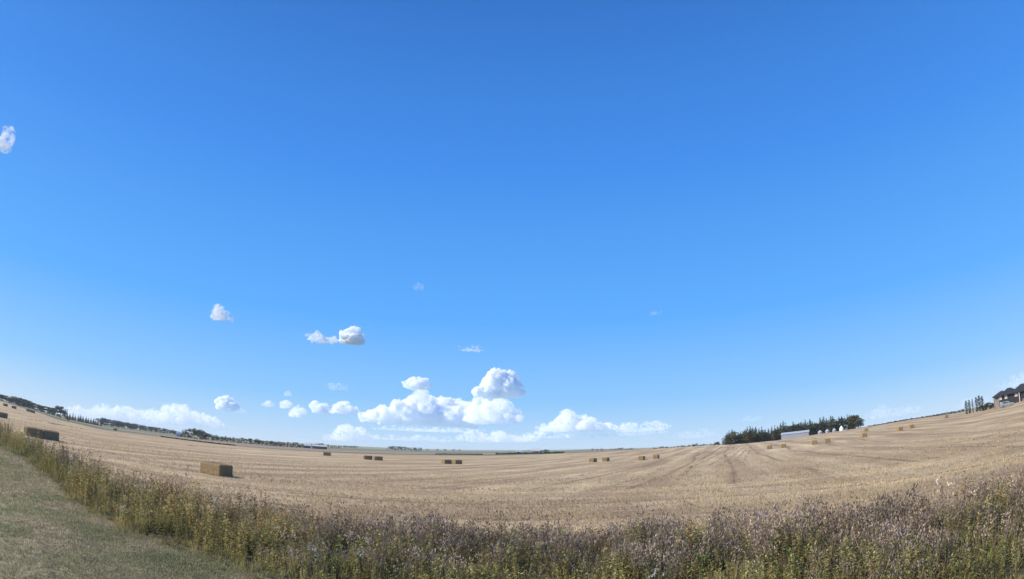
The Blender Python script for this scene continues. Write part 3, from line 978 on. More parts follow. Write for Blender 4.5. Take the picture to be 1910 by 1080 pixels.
tree_row(1139, 1182, [(1139, 837), (1160, 835), (1168, 837), (1182, 835)], 1250, 4.2, ['green'], 'dark tree of the flat-topped skyline belt right of centre', 'skyline belt trees', (1.5, 2), .4)
tree_row(1214, 1332, [(1214, 836), (1235, 833), (1262, 832), (1300, 828), (1332, 827)], 560, 6.5, ['green', 'green', 'grey'], 'small bush on the field crest left of the spruce grove', 'crest bushes', (1.2, 1.9), 1.4)
tree_row(985, 1100, [(985, 839), (1050, 840), (1100, 838)], 2200, 9, ['green'], 'faint far tree on the plain beyond the white farmhouse', 'faint far trees', (2.0, 2.6), .4)
tree_row(1622, 1798, [(1622, 794), (1680, 786), (1740, 774), (1798, 763)], 900, 7, ['green'], 'low bush of the thin hedge on the right-hand skyline', 'right skyline hedge bushes', (2.2, 3.0), .6)
tree_row(1834, 1855, [(1834, 757), (1843, 750), (1855, 752)], 215, 4.5, ['green', 'olive', 'grey'], 'garden shrub between the poplars and the dark house', 'garden shrubs by the house', (1.3, 1.8), 1.5, dj=3)

# six columnar poplars beside the house
for i, (px, yt, yb) in enumerate(((1801.5, 748, 768), (1807, 746, 767), (1813, 744, 766), (1820, 741, 764), (1825.5, 738, 763), (1831, 739, 762))):
    d = 232 - i * 1.2
    a, e0 = azel(px, yt)
    p = polar(a, d, -.1)
    tree('poplar_tree', POP[i % 2], POT, p, CAM_H + d * math.tan(R(e0)) - p.z, 2.1 if i != 2 else 1.1,
         ('leftmost', 'second from left', 'third and thinnest', 'fourth', 'fifth', 'rightmost')[i] + ' of the six narrow columnar poplars in a row by the dark house', 'tree', 'columnar poplars')

# far hedges that read as one dark line
def hedge(name, x0, x1, y0, y1, dist, hpx, col, label):
    n = int((x1 - x0) * 40)
    xs = RNG.uniform(x0, x1, n)
    ys = np.interp(xs, [x0, x1], [y0, y1])
    P = []
    for x, yv in zip(xs, ys):
        a, e = azel(x, yv)
        d = dist + RNG.uniform(-8, 8)
        q = polar(a, d)
        P.append((q.x, q.y, q.z + RNG.uniform(0, 1) * height_px(hpx, dist) * (0.6 + .8 * vnoise(np.array([x * .35]), np.array([0.]), 3)[0])))
    P = np.array(P)
    V, F, C = leaf_cloud(RNG, P, np.full(n, height_px(1.3, dist)), np.tile(np.array(col), (n, 1)))
    tag(link(name, mesh_np(name, V, F, M['leaf'], col=C)), label, 'hedge', kind='stuff')

hedge('hedge', 925, 1052, 848, 846, 520, 1.9, (.035, .045, .025), 'dark low hedge line running past the small white farmhouse')
hedge('hedge', 300, 440, 818, 830, 262, 1.0, (.07, .065, .04), 'dark weedy line along the far left field edge')
hedge('hedge', 812, 900, 848, 850, 480, .9, (.06, .07, .04), 'dark scrub patches beyond the middle bales')
hedge('hedge', 1620, 1760, 797, 775, 400, 2.2, (.045, .05, .03), 'dark low brush along the crest of the right-hand field')

# ------------------------------------------------------------------ buildings and bins
M['zinc'] = plain('galvanised_steel', (0.27, 0.29, 0.325), 0.5, .1, 2, .2, .4)
M['white_metal'] = plain('white_steel', (0.8, 0.8, 0.79), 0.5, .05)
M['pale_metal'] = plain('weathered_pale_steel', (0.50, 0.47, 0.45), 0.6, .12)
M['grey_roof'] = plain('grey_roofing', (0.36, 0.39, 0.44), 0.55, .1)
M['dark_roof'] = plain('dark_shingles', (0.03, 0.031, 0.036), 0.85, .25, 4)
M['dark_siding'] = plain('charcoal_siding', (0.025, 0.027, 0.033), 0.7, .15)
M['stone'] = plain('beige_stone', (0.19, 0.17, 0.15), 0.85, .25, 2)
M['trim'] = plain('white_trim', (0.42, 0.41, 0.40), 0.6, .05)
M['glass'] = plain('window_glass', (0.25, 0.30, 0.36), 0.08, .05, 1, 0, .8)
M['shade_door'] = plain('opening_shade_paint', (0.05, 0.055, 0.06), .8)  # near-black paint for the shade inside open doorways, also dark car glass
M['barn_green'] = plain('green_steel', (0.05, 0.10, 0.08), .6)
M['car_paint'] = plain('silver_paint', (0.36, 0.37, 0.39), 0.3, .03, 1, .5, .6)
M['tyre'] = plain('tyre_rubber', (0.02, 0.02, 0.02), .9)
M['concrete'] = plain('concrete', (0.42, 0.40, 0.37), .9)

def gable(name, loc, rz, L, W, hw, hr, wall, roof, label, doors=(), windows=(), twist=0.0):
    """gabled shed; local x along the ridge, y away from the viewer"""
    o = empty(name, loc, rz + twist)
    MB().poly([(-L / 2, 0, 0), (L / 2, 0, 0), (L / 2, W, 0), (-L / 2, W, 0), (-L / 2, 0, hw), (L / 2, 0, hw), (L / 2, W, hw), (-L / 2, W, hw), (-L / 2, W / 2, hr - .05), (L / 2, W / 2, hr - .05)],
              [(0, 1, 5, 4), (1, 2, 6, 9, 5), (2, 3, 7, 6), (3, 0, 4, 8, 7)]).build('wall', wall, o)
    e, t = .3, .1
    sl = (hr - hw) / (W / 2)
    yo = -e
    zo = hw - e * sl
    rb = MB()
    for (ya, yb, za, zb) in ((yo, W / 2, zo, hr), (W + e, W / 2, zo, hr)):
        pts = [(-L / 2 - e, ya, za), (L / 2 + e, ya, za), (L / 2 + e, yb, zb), (-L / 2 - e, yb, zb)]
        pts += [(p[0], p[1], p[2] + t) for p in pts]
        rb.poly(pts, [(0, 3, 2, 1), (4, 5, 6, 7), (0, 1, 5, 4), (1, 2, 6, 5), (2, 3, 7, 6), (3, 0, 4, 7)])
    rb.build('roof', roof, o)
    for (x0, x1, z0, z1, m) in doors:
        MB().box(x0, x1, -.06, .02, z0, z1).build('door', m, o)
    for (x0, x1, z0, z1, m) in windows:
        MB().box(x0, x1, -.05, .02, z0, z1).build('window', m, o)
    tag(o, label, 'shed')
    return o

def place(px, py, dist):
    a, _ = azel(px, py)
    return polar(a, dist, 0), -R(a)

# long grey metal shed before the grove; its left gable catches the sun
p, rz = place(1483, 818, 322)
p.z = CAM_H + 322 * math.tan(R(azel(1483, 819)[1])) - .3
shed = gable('metal_shed', p, rz, 16.4, 9, 3.6, 4.6, M['zinc'], M['grey_roof'], 'long grey metal shed in front of the spruce grove', [(3.0, 6.5, 0, .9, M['concrete'])], (), R(-6))
for k in range(9):
    MB().box(-8.2 + k * 2.05 - .03, -8.2 + k * 2.05 + .03, -.05, -.001, 0, 3.5).build('wall_rib', M['zinc'], shed)
MB().box(-.02, .02, 1.6, 4.2, 0.0, 3.0).build('end_door', M['white_metal'], shed, (-8.23, 0, 0))

def bin_(px, yb, yt, dist, wpx, label, white=False):
    a, e0 = azel(px, yb)
    _, e1 = azel(px, yt)
    z0 = CAM_H + dist * math.tan(R(e0)) - .25
    top = CAM_H + dist * math.tan(R(e1))
    h = top - z0
    r = height_px(wpx, dist) / 2
    o = empty('grain_bin', (dist * math.sin(R(a)), dist * math.cos(R(a)), z0), -R(a))
    mt = M['white_metal'] if white else M['zinc']
    w = MB()
    hw = h * .66
    nr = 6
    for k in range(nr):
        w.cyl(0, 0, hw * k / nr, hw * (k + .5) / nr, r, r * 1.015, 20, False)
        w.cyl(0, 0, hw * (k + .5) / nr, hw * (k + 1) / nr, r * 1.015, r, 20, False)
    w.build('wall', mt, o, smooth=True)
    rf = MB().cyl(0, 0, hw - .08, h * .96, r * 1.1, r * .16, 20).build('roof', M['grey_roof'] if not white else mt, o)
    MB().cyl(0, 0, h * .955, h, r * .2, r * .14, 12).build('cap', mt, rf)
    MB().box(-.35, .35, -r - .08, -r + .2, .3, 1.5).build('door', M['zinc'], o)
    lad = MB()
    for s_ in (-.2, .2): lad.box(r * .7 + s_ * .7 - .02, r * .7 + s_ * .7 + .02, -r * .78 - .06, -r * .78 - .02, .2, hw)
    for k in range(8): lad.box(r * .7 - .14, r * .7 + .14, -r * .78 - .06, -r * .78 - .02, .3 + k * hw / 9, .34 + k * hw / 9)
    lad.build('ladder', mt, o)
    MB().cyl(0, 0, -.3, .02, r * 1.06, r * 1.06, 20).build('foundation', M['concrete'], o)
    tag(o, label, 'grain bin', 'grain bins by the grove')
bin_(1530, 812, 802, 325, 8.5, 'leftmost small galvanised grain bin with cone roof beside the metal shed')
bin_(1543.5, 810, 800, 326, 8.0, 'second small galvanised grain bin from the metal shed')
bin_(1556.5, 808, 798.5, 327, 7.5, 'third small galvanised grain bin, next to the tall white bin')
bin_(1570, 807, 794, 322, 7.5, 'taller bright white grain bin at the right end of the bin row', True)
p, rz = place(1578, 797, 336)
tag(gable('bin_shelter', p, rz, 2.0, 2, 2.6, 3.2, M['white_metal'], M['grey_roof'], 'small pale roofed shelter behind the tall white bin'), cat='shed')

# farm sheds in the shallow valley at the left of centre
p, rz = place(573, 836, 640)
gable('farm_shed', p, rz, 9, 8, 3, 5.2, M['pale_metal'], M['pale_metal'], 'pale gabled farm shed with dark panel for an open door right of the woodlot', [(-3.6, 3.2, 0, 2.6, M['shade_door'])])
p, rz = place(596, 838, 630)
gable('farm_shed', p, rz, 17, 9, 3, 4.6, M['barn_green'], M['pale_metal'], 'long low farm shed with dark green wall and pale roof', [(6, 8, 0, 2.6, M['shade_door'])])
p, rz = place(335, 806, 620)
gable('farm_shed', p, rz, 7, 6, 3.5, 5.4, M['pale_metal'], M['grey_roof'], 'small pale shed left of the long woodlot', [(1, 2.6, 0, 2.4, M['shade_door'])])
p, rz = place(1000, 845, 640)
gable('farmhouse', p, rz, 9, 7, 3, 5.6, M['pale_metal'], M['pale_metal'], 'small white farmhouse in the middle distance beside dark trees', [(-.6, .6, 0, 2.1, M['shade_door'])], [(-3.2, -2.0, 1, 2.1, M['glass']), (2, 3.2, 1, 2.1, M['glass'])])
p, rz = place(967, 848, 560)
gable('farm_shed', p, rz, 6, 5, 2.2, 3.4, M['pale_metal'], M['grey_roof'], 'tiny pale shed on the hedge line left of the white farmhouse', [(-1, 1, 0, 1.9, M['shade_door'])])
p, rz = place(1112, 841, 1050)
gable('farm_shed', p, rz, 9, 7, 3, 5, M['pale_metal'], M['pale_metal'], 'pale far shed under dark trees right of centre', [(1, 3, 0, 2.4, M['shade_door'])])
p, rz = place(1122, 841, 1020)
gable('farm_shed', p, rz, 6, 5, 2.4, 4.6, M['zinc'], M['grey_roof'], 'grey far shed beside the pale one right of centre', [(-1, 1, 0, 2, M['shade_door'])])

# dark house at the right edge
def house():
    dist = 196.0
    a, e0 = azel(1864.5, 757)
    loc = Vector((dist * math.sin(R(a)), dist * math.cos(R(a)), CAM_H + dist * math.tan(R(e0)) - .15))
    o = empty('house', loc, -R(a) + R(5))
    L, W, hw = 19.0, 10.0, 3.45
    MB().poly([(0, 0, -.6), (L, 0, -.6), (L, W, -.6), (0, W, -.6), (0, 0, hw), (L, 0, hw), (L, W, hw), (0, W, hw)], [(0, 1, 5, 4), (1, 2, 6, 5), (2, 3, 7, 6)]).build('wall', M['dark_siding'], o)
    # the left end is faced with stone, laid in courses
    corner = MB()
    for k in range(9):
        z0, z1 = -.6 + k * .45, -.6 + k * .45 + .43
        dx = .03 * (k % 2)
        corner.poly([(-1.5 - dx, .7, z0), (0.02, -.12, z0), (0.02, .5, z0), (-1.5, 6, z0), (-1.5 - dx, .7, z1), (.02, -.12, z1), (.02, .5, z1), (-1.5, 6, z1)],
                    [(0, 1, 5, 4), (1, 2, 6, 5), (3, 0, 4, 7), (4, 5, 6, 7), (2, 3, 7, 6)])
    corner.build('stone_facing', M['stone'], o)
    def hip(x0, x1, y0, y1, z, zr, ins, nm='roof'):
        ym = (y0 + y1) / 2
        r = MB().poly([(x0, y0, z), (x1, y0, z), (x1, y1, z), (x0, y1, z), (x0 + ins, ym, zr), (x1 - ins, ym, zr), (x0, y0, z - .22), (x1, y0, z - .22), (x1, y1, z - .22), (x0, y1, z - .22)],
                      [(0, 1, 5, 4), (1, 2, 5), (2, 3, 4, 5), (3, 0, 4), (6, 7, 1, 0), (7, 8, 2, 1), (8, 9, 3, 2), (9, 6, 0, 3), (9, 8, 7, 6)])
        return r.build(nm, M['dark_roof'], o)
    hip(-1.8, 5.0, -.6, 8.5, hw, hw + 1.4, 3.0)
    hip(1.0, 8.0, -.65, W + .4, hw + .02, hw + 1.9, 2.9)
    hip(5.0, L + .6, -.7, W + .6, hw + .04, hw + 2.3, 4.0)
    MB().box(-1.82, L + .62, -.8, -.72, hw - .26, hw - .02).build('gutter', M['dark_siding'], o)
    for (x0, x1, z0, z1) in ((.25, .95, 2.0, 3.1), (2.2, 2.95, 2.0, 3.15), (5.9, 6.8, 2.1, 3.0), (9.5, 11, 2, 3.0), (13, 15, 2, 3.0)):
        w = MB().box(x0 - .1, x1 + .1, -.08, .02, z0 - .1, z1 + .1).build('window', M['trim'], o)
        MB().box(x0, x1, -.1, -.075, z0, z1).build('pane', M['trim'] if x0 < 7 else M['glass'], w)
    dr = MB().box(.25, .85, -.1, .02, -.4, 1.2).build('door', M['trim'], o)
    MB().box(.72, .78, -.16, -.09, .4, .5).build('handle', M['dark_siding'], dr)
    for x in (7.4, 11.9, 16.0):
        MB().box(x - .16, x + .16, -.6, -.3, -.4, hw - .25).build('porch_post', M['trim'], o)
    MB().box(8.2, L + 1, -3.5, -1.9, -.8, .9).build('retaining_wall', M['stone'], o)
    tag(o, 'dark two-storey house with hipped roofs and stone corner at the right edge', 'house')
    return o
HOUSE = house()

def car(loc, rz, label):
    o = empty('parked_car', loc, rz)
    prof = [(-2.3, .35), (-2.3, .85), (-2.15, 1.0), (-1.9, 1.62), (-1.5, 1.72), (.3, 1.7), (.95, 1.12), (2.1, .98), (2.3, .75), (2.3, .35)]
    n = len(prof)
    w = .9
    pts = [(x, -w * (.88 if z > 1.2 else 1), z) for x, z in prof] + [(x, w * (.88 if z > 1.2 else 1), z) for x, z in prof]
    MB().poly(pts, [tuple(range(n)), tuple(range(2 * n - 1, n - 1, -1))] + [(i, n + i, n + (i + 1) % n, (i + 1) % n) for i in range(n)]).build('body', M['car_paint'], o)
    for s_ in (-1, 1):
        MB().poly([(-1.75, s_ * .87, 1.1), (.75, s_ * .88, 1.1), (.25, s_ * .815, 1.6), (-1.55, s_ * .815, 1.6)], [(0, 1, 2, 3)]).build('side_window', M['shade_door'], o)
    MB().poly([(.96, -.78, 1.135), (.96, .78, 1.135), (.38, .7, 1.66), (.38, -.7, 1.66)], [(0, 1, 2, 3)]).build('windscreen', M['glass'], o)
    for x in (-1.4, 1.45):
        for y in (-.82, .82):
            wh = MB().cyl(0, 0, -.11, .11, .34, .34, 14).build('wheel', M['tyre'], o, (x, y, .34))
            wh.rotation_euler = (math.pi / 2, 0, 0)
            MB().cyl(0, 0, -.125, .125, .2, .2, 12).build('rim', M['car_paint'], wh)
    for y in (-.65, .65):
        MB().box(2.25, 2.33, y - .18, y + .18, .68, .84).build('headlight', M['glass'], o)
    tag(o, label, 'car')
a, e0 = azel(1878, 750.5)
dd = 188.0
p = Vector((dd * math.sin(R(a)), dd * math.cos(R(a)), CAM_H + dd * math.tan(R(e0)) - .1))
p.z = gz(p.x, p.y) - .02
car(p, -R(a) + R(12), 'silver car parked in front of the dark house')

# ------------------------------------------------------------------ straw bales
def bale_material():
    g = G('straw_bale')
    o = g.obj()
    f = g.noise(g.map(o, scale=(7, 1.2, 1.2)), 2.0, 5, .7)
    k = g.noise(o, 26, 4, .8)
    c = g.mix(g.rng(f, .35, .65), (.25, .175, .09), (.345, .25, .135))
    c = g.mix(g.rng(k, .5, .75, 0, .6), c, (.08, .05, .028))
    return g.done(c, .9, g.bump(k, .8, .04), 0, .1)
M['bale'] = bale_material()
M['twine'] = plain('baling_twine', (.20, .16, .09), .8)

BL, BW, BH = 2.5, 1.6, 1.15
def bale_mesh(seed):
    """a big square bale: flakes pressed side by side, rounded edges, ragged skin"""
    nx, ny, nz = 40, 12, 9
    pts, idx, faces = [], {}, []
    def vid(i, j, k):
        key = (i, j, k)
        if key not in idx:
            u, v, w = i / nx * 2 - 1, j / ny * 2 - 1, k / nz * 2 - 1
            rnd = .09
            x, y, z = u * BL / 2, v * BW / 2, w * BH / 2
            # round the long edges
            ex, ey, ez = max(0, abs(x) - BL / 2 + rnd), max(0, abs(y) - BW / 2 + rnd), max(0, abs(z) - BH / 2 + rnd)
            q = Vector((ex, ey, ez))
            if q.length > rnd:
                s = rnd / q.length
                x = math.copysign(BL / 2 - rnd + ex * s, x) if ex else x
                y = math.copysign(BW / 2 - rnd + ey * s, y) if ey else y
                z = math.copysign(BH / 2 - rnd + ez * s, z) if ez else z
            flake = math.floor((x + 9) / .16)
            b = .018 * (mnoise.noise((flake * 3.1, seed, 0)) + .6 * math.cos((x / .16) * 2 * math.pi))
            nn = mnoise.noise((x * 5 + seed, y * 5, z * 5)) * .022
            d = Vector((x / BL, y / BW, z / BH)).normalized() * (b + nn)
            idx[key] = len(pts)
            pts.append((x + d.x * .4, y + d.y, z + d.z + BH / 2 - .02))
        return idx[key]
    def face_grid(fn, n1, n2, flip):
        for i in range(n1):
            for j in range(n2):
                q = [fn(i, j), fn(i + 1, j), fn(i + 1, j + 1), fn(i, j + 1)]
                faces.append(tuple(q[::-1] if flip else q))
    face_grid(lambda i, j: vid(i, j, 0), nx, ny, True)
    face_grid(lambda i, j: vid(i, j, nz), nx, ny, False)
    face_grid(lambda i, j: vid(i, 0, j), nx, nz, False)
    face_grid(lambda i, j: vid(i, ny, j), nx, nz, True)
    face_grid(lambda i, j: vid(0, i, j), ny, nz, True)
    face_grid(lambda i, j: vid(nx, i, j), ny, nz, False)
    me = bpy.data.meshes.new('straw_bale')
    me.from_pydata(pts, [], faces)
    me.materials.append(M['bale'])
    return me
BALES = [bale_mesh(3.3), bale_mesh(8.1)]
def twine_mesh():
    b = MB()
    t = .007
    x0, x1, z0, z1 = -BL / 2 - .02, BL / 2 + .02, .0, BH + .015
    for (xa, xb, za, zb) in ((x0 + .08, x1 - .08, z1 - t, z1 + t), (x0 - t, x0 + t, z0 + .08, z1 - .08), (x1 - t, x1 + t, z0 + .08, z1 - .08)):
        b.box(xa, xb, -t, t, za, zb)
    me = bpy.data.meshes.new('twine')
    me.from_pydata(b.v, [], b.f)
    me.materials.append(M['twine'])
    return me
TWINE = twine_mesh()

def bale(px, py, axis, label, group, off=0.0, r=None, scale=1.0, k=0):
    """px, py: foot of the bale in view; axis: azimuth of its long side"""
    if r is None:
        a, r = ground_at(px, py)
    else:
        a = azel(px, py)[0]
    p = polar(a, r, 0)
    x, y = p.x + off * math.sin(R(axis)), p.y + off * math.cos(R(axis))
    o = link('straw_bale', BALES[k % 2], None, (x, y, gz(x, y)), R(90 - axis))
    o.scale = (scale, scale, scale)
    for yy in (-.6, -.36, -.12, .12, .36, .6):
        link('twine', TWINE, o, (0, yy, 0))
    tag(o, label, 'straw bale', group)
    return o
GB = 'big square straw bales on the stubble'
AX = ROW_AZ
NB = bale(403, 885.5, 111, 'nearest straw bale, sunlit side left and dark end right, casting a long shadow', GB, 0, None, 1.0)
NB.scale = (1.32, 1.08, .98)
bale(77, 815, AX - 2, 'left one of two end-to-end dark bales half hidden behind the weeds on the left', GB, -1.27, 80, 1.0, 1)
bale(77, 815, AX - 2, 'right one of two end-to-end dark bales half hidden behind the weeds on the left', GB, 1.27, 80, 1.0, 0)
bale(4, 778, AX, 'dark bale cut by the left edge of the view above the weeds', GB, 0, 138, 1.0, 1)
for i, (px, py, lab) in enumerate((
    (10, 757.5, 'leftmost tiny far bale on the upper left field'), (26, 762, 'second tiny far bale from the left edge'),
    (53, 767.5, 'left one of a tight far pair of bales on the left field'), (61, 770, 'right one of a tight far pair of bales on the left field'),
    (113, 779, 'small far bale on the left field below the rounded tree clump'), (127, 784, 'small far bale just right of the rounded tree clump'),
    (215, 803, 'lone tiny bale low on the left field beneath the hedge line'),
    (610, 850, 'single dark bale just right of and below the farm sheds'),
    (686, 857, 'left bale of the dark pair left of centre'), (705, 858.5, 'right bale of the dark pair left of centre'),
    (833, 865, 'left bale of the dark pair nearest the middle of the field'), (852.5, 865.5, 'right bale of the dark pair nearest the middle of the field'),
    (1106, 862, 'left bale of the first pair right of centre'), (1130, 860.5, 'right bale of the first pair right of centre'),
    (1197, 858, 'left bale of the pair at the start of the right-hand wheel tracks'), (1224, 855.5, 'right bale of the pair at the start of the right-hand wheel tracks'),
    (1435, 838, 'pale bale below the left end of the metal shed'), (1461, 835, 'tan bale directly below the metal shed'),
    (1518.5, 829, 'pale bale below the right end of the metal shed'), (1543, 825.5, 'brown bale below the grain bins'),
    (1611, 815.5, 'sunlit bale below the right end of the grove'), (1615, 804.5, 'small farther bale behind the one below the grove end'),
    (1678, 803.5, 'bale with glowing sunlit end on the right-hand slope'), (1699, 799, 'rightmost brown bale of the pair on the right-hand slope'),
    (1764, 780, 'faint far bale near the crest left of the poplars'))):
    bale(px, py, float(np.interp(px, [0, 300, 600, 690, 840, 1110, 1220, 1910], [36, 50, 72, 64, 46, 31, 26, 20])) + random.uniform(-4, 4), lab, GB, 0, None, 1.0 if py > 790 else 1.0, i)

# ------------------------------------------------------------------ single weeds that stand out
M['fluff'] = plain('seed_fluff', (.58, .53, .47), .95, .1)
M['bright_leaf'] = foliage_mat('bright_weed_leaves', .4)
def standout(px, py, h, kind, label, seed):
    """px, py: its top in view"""
    g = random.Random(seed)
    a, e = azel(px, py)
    r = (CAM_H - h) / math.tan(R(-e))
    o = empty('thistle_plant' if kind == 'fluff' else 'leafy_weed', polar(a, r, 0), g.uniform(0, 6.28))
    st = Proto(seed)
    tips = []
    for i in range(5):
        b = g.uniform(0, 6.28)
        tp = Vector((math.cos(b) * .13, math.sin(b) * .13, h * g.uniform(.8, 1.0)))
        st.blade((0, 0, 0), tp, .025)
        st.blade((0, 0, 0), tp, .025)
        tips.append(tp)
    v, f, c, m = st.get()
    link('stem', mesh_np('stem', v, f, M['leaf'], col=np.tile((.09, .10, .045), (len(v), 1))), o)
    lf = Proto(seed + 1)
    for i in range(60 if kind == 'leaf' else 40):
        t = g.uniform(.15, .98 if kind == 'leaf' else .85)
        q = g.choice(tips) * t
        b = g.uniform(0, 6.28)
        l = g.uniform(.12, .26)
        lf.blade(q, q + Vector((math.cos(b) * l, math.sin(b) * l, g.uniform(-.02, .14))), g.uniform(.05, .085), 0, g.uniform(.7, 1.3), b + 1.57)
    v, f, c, m = lf.get()
    base = (.17, .26, .045) if kind == 'leaf' else (.10, .13, .06)
    link('leaves', mesh_np('leaves', v, f, M['bright_leaf'], col=np.array(base)[None] * m[:, None]), o)
    if kind == 'fluff':
        for i in range(9):
            q = g.choice(tips) * g.uniform(.82, 1.02) + Vector((g.uniform(-.1, .1), g.uniform(-.1, .1), 0))
            hd = Proto(seed * 10 + i)
            for j in range(26):
                d = Vector((g.gauss(0, 1), g.gauss(0, 1), g.gauss(.2, 1))).normalized() * g.uniform(.03, .065)
                hd.blade((0, 0, 0), d, .022)
            v, f, c, m = hd.get()
            link('seed_head', mesh_np('seed_head', v, f, M['fluff']), o, q)
    tag(o, label, 'weed', 'single weeds that stand out from the strip')
for i, (px, py, h, k, lab) in enumerate((
    (990, 964, 1.15, 'fluff', 'pale tufted thistle on the far edge of the weeds below mid-field'),
    (1019, 1004, 1.0, 'fluff', 'white seed-headed thistle beside a dark gap in the weeds'),
    (1319, 979, 1.15, 'fluff', 'tall pale thistle with stacked white heads above a bright green weed'),
    (1286, 1000, 1.0, 'fluff', 'shorter pale thistle just left of the tall stacked one'),
    (1225, 1064, .85, 'fluff', 'white thistle head at the bottom edge of the view'),
    (585, 1014, 1.0, 'fluff', 'pale thistle left of centre among green weeds'),
    (676, 1020, .95, 'fluff', 'single pale thistle tuft right of the left-hand weeds'),
    (1312, 1030, .8, 'leaf', 'bright green leafy weed below the tall pale thistle'),
    (1480, 1022, .8, 'leaf', 'bright green spreading weed right of the tall pale thistle'),
    (1050, 978, 1.05, 'leaf', 'green leafy weed on the far edge right of the pale tufted thistle'))):
    standout(px, py, h, k, lab, 200 + i * 3)

# ------------------------------------------------------------------ clouds
def cloud_material(name, dens, h, seed, er):
    """water droplets, thinning out raggedly towards the outside of the heap"""
    g = G(name)
    o = g.obj()
    off = g.n('ShaderNodeVectorMath', operation='ADD')
    g.put(off.inputs[0], o)
    off.inputs[1].default_value = (seed * 13.7 * h, seed * 7.1 * h, 0)
    n1 = g.noise(off.outputs[0], 4.2 / h, 7.0, 0.62)
    d = g.rng(n1, er, er + (.11 if er < .42 else .16), 0.0, dens)
    v = g.n('ShaderNodeVolumePrincipled')
    v.inputs['Color'].default_value = (.952, .967, .988, 1)  # bluish tint puts the hazy blue-grey of shaded bases into the vapour colour
    g.put(v.inputs['Density'], d)
    v.inputs['Anisotropy'].default_value = 0.0
    g.nt.links.new(v.outputs[0], g.out.inputs['Volume'])
    return g.m

def ico():
    import bmesh
    bm = bmesh.new()
    bmesh.ops.create_icosphere(bm, subdivisions=2, radius=1.0)
    v = np.array([q.co[:] for q in bm.verts])
    f = np.array([[q.index for q in t.verts] for t in bm.faces])
    bm.free()
    return v, f
ICO_V, ICO_F = ico()

def cloud(x0, y0, x1, y1, label, prof, odp=.22, alt=900.0, seed=0, dmax=25000.0, rough=1.0, er=.415):
    """a heap of air balls on a flat base; x0..y1 its extent in view, prof the heights of its top from left to right"""
    g = random.Random(seed + 5)
    xm = (x0 + x1) / 2
    a0, e0 = azel(xm, y1)
    dist = min(dmax, alt / math.tan(R(max(e0, .8))))
    base_z = CAM_H + dist * math.tan(R(e0))
    px = dist / FPX                        # metres for one photograph pixel at that distance
    w, h = (x1 - x0) * px, (y1 - y0) * px
    V, F = [], []
    nb = 0
    xs = np.linspace(0, 1, len(prof))
    n = int(max(30, min(260, (x1 - x0) * (y1 - y0) / 28)))
    for i in range(n):
        u = g.random()
        top = float(np.interp(u, xs, prof)) * h
        rr = min(h * .5, max(top * .5, h * .06)) * g.choice((g.uniform(.45, .8), g.uniform(.16, .4)))
        if top < .02 * h: continue
        zc = g.random() ** .8 * max(top - rr * .9, 0) + rr * .35
        yc = g.gauss(0, .22) * min(w, h * 3.0)
        c = np.array([(u - .5) * (w - rr), yc, zc])
        q = ICO_V * np.array([rr * g.uniform(1.0, 1.4), rr * 1.1, rr * g.uniform(.75, .95)]) + c
        q[:, 2] = np.maximum(q[:, 2], 0 + .03 * h * np.sin(q[:, 0] / (h * .4)))
        V.append(q)
        F.append(ICO_F + nb)
        nb += len(q)
    q = ICO_V * np.array([w * .46, min(w, h * 3) * .2, h * .16]) + np.array([0, 0, h * .17])      # the thin sheet that holds the heaps together
    q[:, 2] = np.maximum(q[:, 2], 0)
    V.append(q)
    F.append(ICO_F + nb)
    V, F = np.concatenate(V), np.concatenate(F)
    me = mesh_np('cloud', V, F)
    tmp = bpy.data.objects.new('cloud', me)
    COL.objects.link(tmp)
    md = tmp.modifiers.new('r', 'REMESH')
    md.mode = 'VOXEL'
    md.voxel_size = max(h / 40, w / 190)
    bpy.context.view_layer.update()
    ev = tmp.evaluated_get(bpy.context.evaluated_depsgraph_get())
    out = bpy.data.meshes.new_from_object(ev)
    bpy.data.objects.remove(tmp)
    nv = len(out.vertices)
    co = np.empty(nv * 3, np.float32)
    out.vertices.foreach_get('co', co)
    co = co.reshape(-1, 3)
    nr = np.empty(nv * 3, np.float32)
    out.vertices.foreach_get('normal', nr)
    nr = nr.reshape(-1, 3)
    s1, s2, s3 = 3.2 / h, 8.0 / h, 19.0 / h
    d = np.array([mnoise.noise((c[0] * s1 + seed, c[1] * s1, c[2] * s1)) * .11 + abs(mnoise.noise((c[0] * s2, c[1] * s2 + seed, c[2] * s2))) * .12 + abs(mnoise.noise((c[0] * s3, c[1] * s3 + seed, c[2] * s3))) * .05 for c in co]) * h * rough
    k = np.clip(co[:, 2] / (h * .18), .25, 1)
    co = co + nr * (d * k)[:, None]
    out.vertices.foreach_set('co', co.astype(np.float32).ravel())
    out.materials.clear()
    out.materials.append(cloud_material('cloud_vapour', odp / px, h, seed, er))
    out.update()
    o = link('cloud', out, None, (dist * math.sin(R(a0)), dist * math.cos(R(a0)), base_z), -R(a0))
    tag(o, label, 'cloud', 'fair-weather clouds')
    return o

